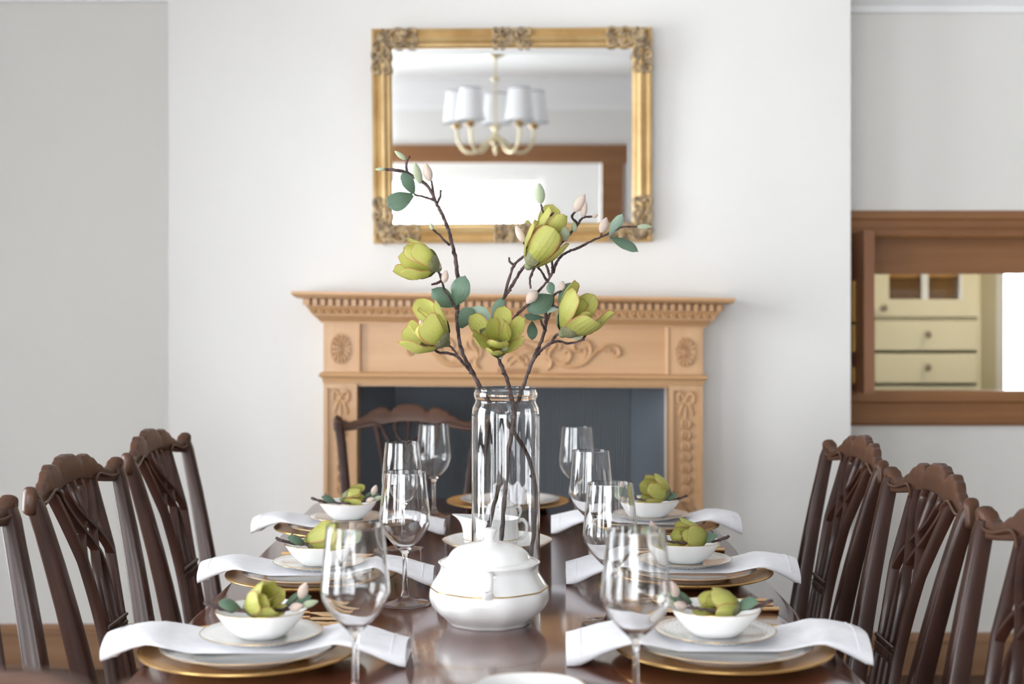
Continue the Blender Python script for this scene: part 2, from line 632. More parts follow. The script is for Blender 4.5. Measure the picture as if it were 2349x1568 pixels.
# ---- kitchen seen through the serving hatch
struct('wall_kitchen_back', holed(0, .5, 4.2, 0, ZC, 6.56, 6.68, [KW]), M['kitchen_wall'])
struct('wall_kitchen_left', MB().box(.5, .6, YA_R + .1, 6.56, 0, ZC), M['kitchen_wall'])
struct('wall_kitchen_right', MB().box(4.1, 4.2, YA_R + .1, 6.56, 0, ZC), M['kitchen_wall'])
window('window_4', 1, SW[0], SW[1], SW[2], SW[3], -2.58, .06, 2, 1, 1)  # added side window, lifts the light inside the bay
window('window_5', 0, KW[0], KW[1], KW[2], KW[3], 6.60, .05, 2, 1, 1)

# hatch casing: stained pine architrave round the opening
hatch = empty('serving_hatch_frame', (0, 0, 0), label='brown stained pine frame around the serving hatch opening', cat='hatch frame')
HL, HR, HT, HB = 1.20, 2.53, 1.649, .884


def hboard(name, x0, x1, y0, y1, z0, z1, m, ledge=0):
    b_ = MB()
    dz = z1 - z0
    if ledge:      # moulded board: three stepped faces
        prof = [(0, 0), (.022, 0), (.026, .1), (.026, .3), (.018, .36), (.018, .62), (.024, .7), (.024, .92), (.014, 1), (0, 1)]
        if ledge < 0:
            prof = [(a, 1 - q) for a, q in prof][::-1]
        b_.loft([[(x, YA_R - a, z0 + q * dz) for a, q in prof] for x in (x0, x1)])
    else:
        b_.box(x0, x1, y0, y1, z0, z1)
    return b_.build(name, m, hatch, smooth=False)


hboard('top_architrave', BX1 + .005, HR, 0, 0, 1.553, HT, M['pine_dark'], 1)
hboard('bottom_architrave', BX1 + .005, HR, 0, 0, HB, 1.008, M['pine_dark'], -1)
hboard('left_architrave', BX1 + .005, HX0 + .01, YA_R - .02, YA_R, 1.008, 1.553, M['pine_dark_v'])
hboard('right_architrave', HX1 - .01, HR, YA_R - .02, YA_R, 1.008, 1.553, M['pine_dark_v'])
hboard('header_board', HX0, HX1, YA_R + .03, YA_R + .055, 1.425, 1.56, M['pine_dark'])
hboard('sill_board', HX0, HX1, YA_R, YA_R + .12, HZ0 - .002, HZ0 + .004, M['pine_dark'])
# folded hatch door leaf standing square to the wall, seen from its edge
leafd = empty('hatch_door', (1.206, YA_R - .03, 1.008), label='narrow wooden hatch door standing open beside the chimney breast', cat='door')
MB().box(0, .036, -.16, 0, 0, .56).build('door_leaf', M['pine_dark_v'], leafd, smooth=False)
for z0, z1 in ((.14, .39), (.03, .085)):
    MB().box(-.006, 0, -.03, -.012, z0, z1).build('hinge', M['old_brass'], leafd, smooth=False)
MB().lathe([(.004, 0), (.004, .012), (.009, .02), (.009, .026), (.001, .03)], 16).moved(Matrix.Translation((0, -.06, .24)) @ Matrix.Rotation(-PI / 2, 4, 'Y')).build('knob', M['silver'], leafd)

# cream dresser in the kitchen
kd = empty('kitchen_dresser', (1.62, 6.2, 0), label='cream painted kitchen dresser with glazed door and drawers seen through the hatch', cat='cabinet')
b_ = MB()
b_.box(0, .53, 0, .34, 0, .955).box(0, .035, 0, .34, .955, 2.05).box(.515, .53, 0, .34, .955, 2.05).box(.035, .515, 0, .34, 1.258, 1.266).box(.035, .515, 0, .34, 2.0, 2.05)
b_.build('carcass', M['cream'], kd, smooth=False)
MB().box(.036, .514, .325, .338, 1.27, 1.99).build('back_panel', M['cab_inside'], kd, smooth=False)
MB().box(.036, .514, .03, .325, 1.452, 1.47).build('shelf', M['cab_inside'], kd, smooth=False)
dr = MB().box(.038, .105, -.018, .004, 1.272, 1.995).box(.44, .512, -.018, .004, 1.272, 1.995).box(.105, .44, -.018, .004, 1.272, 1.352).box(.105, .44, -.018, .004, 1.93, 1.995)
door = dr.build('cabinet_door', M['cream'], kd, smooth=False)
MB().box(.255, .285, -.018, .004, 1.352, 1.93).build('door_mullion', M['winframe'], door, smooth=False)
MB().box(.427, .44, -.02, -.004, 1.352, 1.93).build('door_bead', M['winframe'], door, smooth=False)
for x0, x1 in ((.105, .255), (.285, .427)):
    MB().box(x0, x1, -.004, -.001, 1.352, 1.93).build('pane', M['pane'], door, smooth=False)


def knob(parent, x, y, z):
    MB().lathe([(.006, 0), (.005, .012), (.013, .018), (.016, .024), (.013, .031), (.002, .034)], 20).moved(Matrix.Translation((x, y, z)) @ Matrix.Rotation(PI / 2, 4, 'X')).build('knob', M['silver'], parent)


knob(door, .074, -.018, 1.312)
for z0, z1 in ((1.118, 1.254), (.968, 1.104)):
    d_ = MB().box(.04, .51, -.012, .2, z0, z1).box(.044, .506, -.018, -.012, z0 + .004, z1 - .004).build('drawer', M['cream'], kd, smooth=False)
    knob(d_, .275, -.018, (z0 + z1) / 2 + .005)
# unseen opal bowl lamp, added to light the kitchen warmly
kl = empty('kitchen_fill_lamp', (2.35, 5.35, ZC), label='unseen opal glass bowl lamp added to light the kitchen', cat='lamp')
MB().lathe([(.001, -.11), (.08, -.1), (.14, -.06), (.15, -.03), (.15, -.02)], 32).build('glass_bowl', mat('lit_opal_glass', S(255, 236, 200), .4, emit=S(255, 222, 160), es=4.0), kl)
MB().lathe([(.0, -.02), (.155, -.02), (.155, 0), (0, 0)], 32).build('ceiling_plate', M['old_brass'], kl)
lk = bpy.data.lights.new('kitchen_fill_light', 'POINT')  # fill light for the kitchen, hung below the added bowl
lk.energy, lk.color, lk.shadow_soft_size = 11, (1, .86, .62), .12
lo = bpy.data.objects.new('kitchen_fill_light', lk)
lo.location = (2.35, 5.35, ZC - .28)
COL.objects.link(lo)

# ------------------------------------------------------------------ fireplace insert
fb = empty('fireplace_insert', (0, YBR, 0), label='dark slate grey fireplace insert with a ribbed back panel', cat='fireplace')
bx0, bx1, bd = -.412, .418, .24
n = 92
prof = []
for i in range(n * 4 + 1):
    x = lerp(bx0, bx1, i / (n * 4))
    prof.append((x, bd - .0065 * abs(math.sin(PI * i / 4)) ** .6))
rows = [[(x, y, z) for x, y in prof] for z in (0.0, OZ)]
MB().loft(rows, closed=False, cap=False).build('ribbed_back', M['slate'], fb, angle=80)
MB().add([(OX0, .0, 0), (bx0, bd, 0), (bx0, bd, OZ), (OX0, .0, OZ), (OX0 - .004, .004, 0), (bx0 - .004, bd + .008, 0), (bx0 - .004, bd + .008, OZ), (OX0 - .004, .004, OZ)],
         [(0, 1, 2, 3), (4, 7, 6, 5), (0, 3, 7, 4), (1, 5, 6, 2), (3, 2, 6, 7)]).build('cheek', M['slate'], fb, smooth=False)
MB().add([(OX1, .0, 0), (bx1, bd, 0), (bx1, bd, OZ), (OX1, .0, OZ), (OX1 + .004, .004, 0), (bx1 + .004, bd + .008, 0), (bx1 + .004, bd + .008, OZ), (OX1 + .004, .004, OZ)],
         [(3, 2, 1, 0), (5, 6, 7, 4), (4, 7, 3, 0), (2, 6, 5, 1), (7, 6, 2, 3)]).build('cheek', M['slate'], fb, smooth=False)
MB().box(OX0, OX1, 0.005, bd + .01, OZ - .004, OZ + .006).build('lintel', M['slate'], fb, smooth=False)
o = MB().box(-.72, .72, YBR - .42, YBR - .001, 0, .03).build('hearth_slab', M['hearth'], smooth=False)
tag(o, 'dark stone hearth slab on the floor before the fireplace', 'hearth')

# ------------------------------------------------------------------ carved pine mantelpiece
MX = .004
mp = empty('mantelpiece', (MX, YBR, 0), label='carved honey pine fireplace mantelpiece with dentils and garlands', cat='mantelpiece')


def sag(p):
    """the old surround has settled: it drops towards the right"""
    k = interp([(0, 0), (.6, .002), (1.05, .0065), (1.36, .0165)], p[2])
    return Vector((p[0], p[1], p[2] - p[0] * k))


def mpart(name, mb, m, parent=None, smooth=True, angle=35):
    return mb.warp(sag).build(name, m, parent or mp, smooth=smooth, angle=angle)


HB_ = .6235          # half width of the body
YF = -.11            # body face, measured from the breast


def moulding(prof, hx, yf):
    """mitred moulding round front and both returns; prof = (projection, z)"""
    rings = []
    for pr, z in prof:
        rings.append([(-hx - pr, 0, z), (-hx - pr, yf - pr * 1.3, z), (hx + pr, yf - pr * 1.3, z), (hx + pr, 0, z)])
    mb = MB()
    mb.loft(rings, closed=False, cap=False)
    top, bot = rings[0], rings[-1]
    k = len(mb.v)
    mb.add(top + bot, [(0, 1, 2, 3), (7, 6, 5, 4)])
    return mb


mpart('shelf', moulding([(.088, 1.3425), (.088, 1.334), (.082, 1.327), (.074, 1.322), (.068, 1.320), (.060, 1.320)], HB_, YF), M['pine'])
mpart('cornice', moulding([(.036, 1.321), (.036, 1.2995), (.050, 1.299), (.050, 1.297), (.043, 1.290), (.033, 1.272), (.030, 1.2715), (.030, 1.268), (.022, 1.262), (.013, 1.252), (.008, 1.247), (.008, 1.243), (.0, 1.243)], HB_, YF), M['pine'])
# dentils, each its own block
dm = MB().box(-.0068, .0068, -.010, .02, -.0098, .0098).mesh('dentil', M['pine'], smooth=False)
nd = 54
for i in range(nd):
    x = lerp(-HB_ - .042, HB_ + .042, i / (nd - 1))
    p = sag((x, YF - .05 * 1.3, 1.3095))
    piece(dm, 'dentil', mp, p)
for sx in (-1, 1):
    for j in range(5):
        p = sag((sx * (HB_ + .05), YF - .045 + j * .026, 1.3095))
        piece(dm, 'dentil', mp, p, rot=(0, 0, sx * PI / 2))
# leaf and dart row on the sloping face below
lm_ = MB()
for s in (-1, 1):
    lm_.tube([(s * .0005, -.002, -.012), (s * .006, -.004, -.004), (s * .0078, -.004, .005), (s * .004, -.003, .011), (0, -.002, .009)], [.0016, .003, .0032, .0026, .001], 6)
lm_.ball((0, -.003, -.001), (.0022, .003, .006), 6, 4)
lme = lm_.mesh('carved_leaf', M['pine'])
nl = 50
for i in range(nl):
    x = lerp(-HB_ - .028, HB_ + .028, i / (nl - 1))
    piece(lme, 'carved_leaf', mp, sag((x, YF - .040 * 1.3, 1.283)), rot=(-.5, 0, 0))
# frieze
mpart('frieze_board', MB().box(-HB_, HB_, YF + .012, 0, OZ - .012, 1.243), M['pine'], smooth=False)
for sx in (-1, 1):
    xi, xo = .512, HB_
    x0, x1 = sorted((sx * xi, sx * xo))
    blk = mpart('corner_block', MB().box(x0, x1, YF, YF + .02, OZ + .03, 1.243), M['pine_v'], smooth=False)
    xf = sx * .507
    mpart('panel_fillet', MB().loft([[(xf - .006, YF + .012, z), (xf - .006, YF - .002, z), (xf - .002, YF - .006, z), (xf + .003, YF - .006, z), (xf + .006, YF - .001, z), (xf + .006, YF + .012, z)] for z in (OZ + .03, 1.243)]), M['pine_v'])
    # oval patera: ring, petals, centre
    ro = MB()
    cx_, cz_ = sx * .5665, 1.160
    ring = [(cx_ + .0345 * math.cos(2 * PI * k / 40), YF - .001, cz_ + .049 * math.sin(2 * PI * k / 40)) for k in range(41)]
    ro.tube(ring, .0028, 6, cap=False)
    for k in range(14):
        a = 2 * PI * k / 14
        ca, sa = math.cos(a), math.sin(a)
        ro.tube([(cx_ + .014 * ca, YF - .002, cz_ + .020 * sa), (cx_ + .022 * ca, YF - .008, cz_ + .032 * sa), (cx_ + .027 * ca, YF - .0095, cz_ + .039 * sa), (cx_ + .031 * ca, YF - .001, cz_ + .0445 * sa)], [.0014, .0034, .0046, .002], 7)
    for k in range(8):
        a = 2 * PI * k / 8
        ca, sa = math.cos(a), math.sin(a)
        ro.tube([(cx_ + .004 * ca, YF - .003, cz_ + .009 * sa), (cx_ + .0085 * ca, YF - .0105, cz_ + .0155 * sa), (cx_ + .0115 * ca, YF - .003, cz_ + .0205 * sa)], [.0012, .003, .0012], 6)
    ro.ball((cx_, YF - .004, cz_), (.0042, .006, .009), 10, 6)
    ro.warp(sag).build('oval_rosette', M['pine_v'], blk)
# architrave moulding over the opening
mpart('architrave', moulding([(.0, OZ + .034), (.006, OZ + .033), (.012, OZ + .028), (.014, OZ + .022), (.012, OZ + .018), (.006, OZ + .016), (.003, OZ + .008), (.002, OZ - .002), (-.004, OZ - .003)], HB_, YF), M['pine'])
mpart('lower_lip', MB().box(-.52, .52, YF + .001, YF + .03, OZ - .003, OZ + .01), M['pine'], smooth=False)

# carved scrolls of the frieze (right half given, mirrored for the left)
R1 = lambda u, v: Vector(((920 + u / 4.517 - CX) / 698.0 - MX, YF + .0065, CZ - (760 + v / 4.517 - HY) / 698.0))
scr = [
    ([(2195, 215), (2230, 245), (2265, 215), (2250, 160), (2190, 128), (2120, 132), (2050, 175), (1985, 235), (1925, 300), (1850, 345), (1760, 358), (1660, 335), (1590, 290)], [.003, .006, .0065, .0055, .0045, .0045, .005, .006, .006, .006, .0055, .005, .003]),
    ([(2120, 195), (2165, 190), (2150, 165), (2100, 170), (2030, 200), (1960, 245)], [.003, .0045, .004, .004, .0035, .002]),
    ([(1790, 330), (1880, 310), (1945, 250), (1970, 180), (1950, 115), (1890, 82), (1820, 95), (1785, 140), (1805, 190), (1850, 195), (1860, 165)], [.003, .005, .0065, .007, .007, .0065, .006, .0055, .005, .0045, .003]),
    ([(1850, 320), (1900, 260), (1915, 200), (1890, 140)], [.002, .004, .004, .002]),
    ([(1570, 285), (1640, 325), (1720, 305), (1755, 255), (1745, 205), (1705, 190), (1690, 225)], [.003, .005, .006, .0065, .006, .005, .003]),
    ([(1490, 95), (1540, 60), (1600, 90), (1590, 150), (1545, 200), (1530, 260), (1555, 310), (1545, 360), (1505, 392)], [.003, .006, .0075, .007, .0065, .006, .0065, .007, .004]),
    ([(1520, 140), (1495, 190), (1500, 250), (1525, 300)], [.002, .0045, .005, .002]),
    ([(1600, 90), (1650, 120), (1640, 170), (1590, 190)], [.004, .006, .005, .002]),
]
for sx in (1, -1):
    mb = MB()
    for pts, rad in scr:
        P_ = catmull([R1(*p) for p in pts], 5)
        if sx < 0:
            P_ = [Vector((-p.x, p.y, p.z)) for p in P_]
        mb.tube(P_, rad, 8, flat=1.0)
        mb.ball(P_[0] , rad[1] * .95, 8, 5)
    mpart('scroll_carving', mb, M['pine'])
# central shell in a basket
mb = MB()
cx0 = ((1186 - CX) / 698 - MX)
base = Vector((cx0, YF + .007, 1.143))
for k in range(15):
    a = lerp(-1.12, 1.12, k / 14)
    e = base + Vector((math.sin(a) * .062, 0, math.cos(a) * .048 - .004))
    mb.tube([base + (e - base) * .12, base + (e - base) * .6 - Vector((0, .002, 0)), e], [.0012, .0032, .0036], 6)
for k in range(21):
    x = lerp(-.068, .068, k / 20)
    mb.ball((cx0 + x, YF + .009, 1.196 - x * x * 2.2), (.0034, .004, .0034), 6, 4)
mb.tube(catmull([base + Vector(p) for p in ((-.03, 0, -.008), (-.012, 0, .002), (0, 0, -.004), (.012, 0, .002), (.03, 0, -.008), (.034, 0, -.02), (.024, 0, -.024))], 5), [.003, .005, .006, .005, .0045, .005, .003], 8)
mb.tube(catmull([base + Vector(p) for p in ((-.03, 0, -.008), (-.034, 0, -.02), (-.024, 0, -.024))], 5), [.004, .005, .003], 8)
mb.tube(catmull([base + Vector(p) for p in ((0, 0, 0), (-.006, 0, -.012), (-.018, 0, -.02), (-.026, 0, -.032))], 5), [.006, .007, .006, .004], 8)
mb.tube(catmull([base + Vector(p) for p in ((0, 0, 0), (.006, 0, -.012), (.018, 0, -.02), (.026, 0, -.032))], 5), [.006, .007, .006, .004], 8)
for k in range(13):
    x = lerp(-.062, .062, k / 12)
    mb.ball((cx0 + x, YF + .008, 1.0955), (.004, .0055, .0075), 8, 5)
mpart('shell_carving', mb, M['pine'])

# pilasters with bow and husk drop
for sx in (-1, 1):
    x0, x1 = sorted((sx * .514, sx * HB_))
    zt = OZ - .003
    pil = mpart('pilaster', MB().box(x0, x1, YF + .014, 0, .16, zt).box(x0, x0 + .013, YF + .002, YF + .014, .16, zt).box(x1 - .013, x1, YF + .002, YF + .014, .16, zt)
                .box(x0 + .013, x1 - .013, YF + .002, YF + .014, zt - .016, zt), M['pine_v'], smooth=False)
    mpart('plinth_block', MB().box(x0 - .006, x1 + .006, YF - .006, 0, 0, .16), M['pine_v'], smooth=False)
    cx_ = sx * .5685
    yb_ = YF + .012
    g = MB()
    for s in (-1, 1):
        lp = [(0, 0), (.006, .012), (.019, .022), (.026, .012), (.024, -.006), (.014, -.010), (.004, -.004), (0, 0)]
        g.tube(catmull([(cx_ + s * a, yb_ - .001, 1.000 + q) for a, q in lp], 4), [.003, .0055, .006, .006, .0055, .005, .004, .003], 7)
        g.tube(catmull([(cx_ + s * .003, yb_, .992), (cx_ + s * .012, yb_ - .002, .982), (cx_ + s * .017, yb_ - .001, .968), (cx_ + s * .022, yb_, .955), (cx_ + s * .016, yb_, .946)], 4), [.003, .0055, .006, .0055, .003], 7)
    g.ball((cx_, yb_ - .003, 1.0), (.0065, .006, .008), 10, 6)
    g.tube([(cx_, yb_, .995), (cx_, yb_ - .001, .96), (cx_, yb_, .94)], [.003, .005, .004], 7)
    g.warp(sag).build('bow_carving', M['pine_v'], pil)
    z = .938
    for k in range(16):
        hs = MB()
        w = lerp(.0135, .0085, k / 15)
        for s in (-1, 1):
            hs.tube(catmull([(cx_, yb_, z), (cx_ + s * w * .9, yb_ - .003, z - .012), (cx_ + s * w * .8, yb_ - .004, z - .024), (cx_ + s * w * .2, yb_ - .002, z - .034)], 3), [.002, w * .42, w * .4, .0015], 6)
        hs.tube([(cx_, yb_, z), (cx_, yb_ - .006, z - .018), (cx_, yb_ - .002, z - .036)], [.002, w * .4, .002], 6)
        hs.warp(sag).build('carved_husk', M['pine_v'], pil)
        z -= .0365

# ------------------------------------------------------------------ gilt mirror
MW, MH = .932, .712
mr = empty('gilt_mirror', ((1176.5 - CX) / 688.0, YBR - .012, 1.519), label='rectangular gilt framed mirror with corner ornaments hung over the mantelpiece', cat='mirror')
TILT = .045
mr.rotation_euler = (TILT, -.006, 0)
fw = .066
prof = [(0, 0), (0, .022), (.004, .030), (.010, .034), (.016, .028), (.021, .026), (.030, .036), (.040, .040), (.048, .034), (.052, .024), (.057, .024), (.062, .020), (.066, .016), (.066, .0)]


def fpt(side, u, a, h):
    """side 0 bottom,1 right,2 top,3 left; a = distance in from the outer edge"""
    x0, x1, z0, z1 = -MW / 2 + a, MW / 2 - a, a, MH - a
    c_ = [(x0, z0), (x1, z0), (x1, z1), (x0, z1)]
    p, q = c_[side], c_[(side + 1) % 4]
    return (lerp(p[0], q[0], u), -h, lerp(p[1], q[1], u))


for side in range(4):
    MB().loft([[fpt(side, u, a, h) for a, h in prof] for u in (0, 1)]).build('frame_moulding', M['gilt'], mr, angle=30)
# beaded outer edge, one strand
mb = MB()
for side in range(4):
    nb = 118 if side % 2 == 0 else 90
    for k in range(nb):
        mb.ball(fpt(side, (k + .5) / nb, .0045, .031), .0026, 5, 4)
o = mb.build('beading', M['gilt'], mr)
o['kind'] = 'stuff'


def ornament(cx_, cz_, arms, rnd):
    mb = MB()
    for (dx, dz), ln, w in arms:
        nx_, nz_ = -dz, dx
        k = int(ln / .006)
        for i in range(k):
            t = i / k
            ww = w * (1 - t * .55)
            for j in range(3):
                o_ = rnd.uniform(-1, 1) * ww
                r = rnd.uniform(.0045, .009) * (1 - t * .35)
                p = (cx_ + dx * ln * t + nx_ * o_, -.034 - rnd.uniform(0, .007), cz_ + dz * ln * t + nz_ * o_)
                mb.ball(p, (r * rnd.uniform(.7, 1.3), r * .8, r * rnd.uniform(.7, 1.3)), 7, 5)
        for s in (-1, 1):    # acanthus scrolls flanking the arm
            for t0 in (.15, .5):
                q = [(t0, .2), (t0 + .2, .85), (t0 + .38, .9), (t0 + .42, .4), (t0 + .3, .25)]
                pts = [(cx_ + dx * ln * a + nx_ * s * w * b_, -.039, cz_ + dz * ln * a + nz_ * s * w * b_) for a, b_ in q]
                mb.tube(catmull(pts, 4), [.003, .0055, .006, .0045, .003], 6)
    mb.ball((cx_, -.038, cz_), (.015, .010, .017), 10, 6)
    return mb


rnd = random.Random(3)
for sx in (-1, 1):
    for z0, sz in ((.033, 1), (MH - .033, -1)):
        ornament(sx * (MW / 2 - .033), z0, [((-sx, 0), .125, .030), ((0, sz), .125, .030)], rnd).build('corner_ornament', M['gilt_old'], mr)
for z0 in (.033, MH - .033):
    ornament(0, z0, [((1, 0), .066, .030), ((-1, 0), .066, .030)], rnd).build('centre_ornament', M['gilt_old'], mr)
# bevelled mirror glass
i0, bw = .060, .024
g0 = [(-MW / 2 + i0, -.012, i0), (MW / 2 - i0, -.012, i0), (MW / 2 - i0, -.012, MH - i0), (-MW / 2 + i0, -.012, MH - i0)]
g1 = [(-MW / 2 + i0 + bw, -.0125, i0 + bw), (MW / 2 - i0 - bw, -.0125, i0 + bw), (MW / 2 - i0 - bw, -.0125, MH - i0 - bw), (-MW / 2 + i0 + bw, -.0125, MH - i0 - bw)]
gb = [(x, -.004, z) for x, y, z in g0]
MB().add(g0 + g1 + gb, [(4, 5, 6, 7), (0, 1, 5, 4), (1, 2, 6, 5), (2, 3, 7, 6), (3, 0, 4, 7), (11, 10, 9, 8), (0, 8, 9, 1), (1, 9, 10, 2), (2, 10, 11, 3), (3, 11, 8, 0)]).build('mirror_glass', M['mirror'], mr, smooth=False)

# ------------------------------------------------------------------ chandelier over the table (seen in the mirror)
CHX, CHY = -.095, 1.02
ch = empty('chandelier', (CHX, CHY, ZC), label='five-arm chandelier with white pleated shades hanging from the ceiling, seen in the mirror', cat='chandelier')
MB().lathe([(.0, 0), (.06, 0), (.062, -.012), (.045, -.03), (.02, -.042), (.009, -.05), (0, -.05)], 32).build('ceiling_rose', M['lampmetal'], ch)
MB().lathe([(.006, -.045), (.006, -.15), (.022, -.158), (.03, -.165), (.012, -.176), (.006, -.18), (.006, -.42), (.014, -.43), (.02, -.45), (.012, -.47), (.02, -.485), (.034, -.50), (.036, -.52), (.024, -.54), (.012, -.55), (.016, -.57), (.009, -.585), (.003, -.605), (0, -.606)], 24).build('column', M['lampmetal'], ch)
for k in range(5):
    a = 2 * PI * k / 5 + PI / 2 + PI
    ca, sa = math.cos(a), math.sin(a)
    pts = [(.03, -.51), (.06, -.53), (.09, -.565), (.13, -.59), (.18, -.588), (.215, -.56), (.235, -.52), (.24, -.47), (.24, -.445)]
    arm = MB().tube(catmull([(r * ca, r * sa, z) for r, z in pts], 5), .0085, 10).build('arm', M['lampmetal'], ch)
    c_ = (.24 * ca, .24 * sa, 0)
    MB().lathe([(.0, -.452), (.012, -.45), (.03, -.436), (.034, -.43), (.012, -.428), (.011, -.36), (0, -.36)], 20, c_).build('candle_cup', M['old_brass'], arm)
    s_ = MB().lathe([(.084, -.414), (.060, -.228)], 96, c_, flute=32, amp=.008).build('lamp_shade', M['shade'], ch)
    for r, z in ((.085, -.414), (.061, -.228)):
        MB().tube([(c_[0] + r * math.cos(2 * PI * q / 32), c_[1] + r * math.sin(2 * PI * q / 32), z) for q in range(33)], .003, 6, cap=False).build('shade_trim', M['shade_trim'], s_)
# curtain pole above the bay window
cp = empty('curtain_pole', (-.7, -2.34, 1.98), label='thin gilt curtain pole over the bay window, seen in the mirror', cat='curtain pole')
MB().tube([(-1.15, 0, 0), (1.25, 0, 0)], .014, 12).build('pole', M['old_brass'], cp)
for x in (-1.17, 1.27):
    MB().ball((x, 0, 0), .028, 12, 8).build('finial', M['old_brass'], cp)
for x in (-1.0, 1.1):
    MB().box(x - .012, x + .012, -.08, .01, -.02, .012).build('bracket', M['old_brass'], cp, smooth=False)

# ------------------------------------------------------------------ dining table
TZ = .75
TX0, TX1, TY0, TY1 = -.555, .506, 1.36, 3.885
tb = empty('dining_table', ((TX0 + TX1) / 2, (TY0 + TY1) / 2, 0), label='long polished dark mahogany dining table with rounded corners', cat='table')
hw, hl = (TX1 - TX0) / 2, (TY1 - TY0) / 2


def outline(inset, n=10):
    pts = rrect(2 * (hw - inset), 2 * (hl - inset), .13 - inset, n)
    return pts


mb = MB()
rings = []
for ins, z in ((.02, TZ - .030), (.012, TZ - .029), (.008, TZ - .022), (.009, TZ - .018), (.003, TZ - .014), (0, TZ - .008), (.0015, TZ - .003), (.006, TZ)):
    rings.append([(x, y, z) for x, y in outline(ins)])
mb.loft(rings)
mb.build('table_top', M['table'], tb, angle=50)
mb = MB()
rings = [[(x, y, z) for x, y in outline(.07)] for z in (TZ - .11, TZ - .028)]
mb.loft(rings)
mb.build('apron', M['table'], tb, angle=50)
for yy in (-.62, .62):
    col_ = MB().lathe([(.0, .2), (.06, .2), (.075, .24), (.05, .30), (.045, .36), (.07, .42), (.075, .47), (.045, .52), (.04, .58), (.09, .64), (.09, .645), (0, .645)], 32, (0, yy, 0)).build('pedestal', M['table'], tb)
    for k in range(3):
        a = 2 * PI * k / 3 + (PI / 2 if yy > 0 else -PI / 2)
        ca, sa = math.cos(a), math.sin(a)
        pts = [(.04, .27), (.10, .25), (.17, .17), (.23, .07), (.28, .03), (.31, .022)]
        MB().tube(catmull([(r * ca, yy + r * sa, z) for r, z in pts], 5), [.035, .032, .026, .02, .019, .021], 10).build('leg', M['table'], col_)

# ------------------------------------------------------------------ chairs
def yb(z):
    t = max(0, (z - .46) / .5)
    return .205 + .075 * t + .03 * t * t


TOP = [(0, .998), (.028, .996), (.052, .988), (.0635, .975), (.068, .977), (.085, .987), (.105, .9885), (.130, .979), (.160, .962), (.190, .949), (.215, .944), (.234, .949), (.247, .961), (.257, .9665), (.265, .963), (.27, .953)]
BOT = [(0, .944), (.03, .944), (.07, .939), (.11, .932), (.15, .926), (.20, .919), (.25, .914), (.264, .914), (.27, .920)]


def rib(mb, pts, w, dep, y_off=0., n=6):
    """carved splat rib: rectangular section following the back's curve; pts = (x, z)"""
    P_ = catmull([(x, 0, z) for x, z in pts], n)
    m_ = len(P_)
    ws = w if hasattr(w, '__len__') else [w, w]
    rings = []
    for i, p in enumerate(P_):
        t = (P_[min(i + 1, m_ - 1)] - P_[max(i - 1, 0)]).normalized()
        nx_, nz_ = t.z, -t.x
        q = i / (m_ - 1) * (len(ws) - 1)
        k = min(int(q), len(ws) - 2)
        ww = lerp(ws[k], ws[k + 1], q - k) / 2
        y0 = yb(p.z) - dep / 2 + y_off + .016 * max(0, (p.z - .80) / .14)
        c_ = ww * .35
        sec = [(ww, dep * .3), (ww - c_, 0), (-ww + c_, 0), (-ww, dep * .3), (-ww, dep), (ww, dep)]
        rings.append([(p.x + nx_ * a, y0 + d_, p.z + nz_ * a) for a, d_ in sec])
    mb.loft(rings)


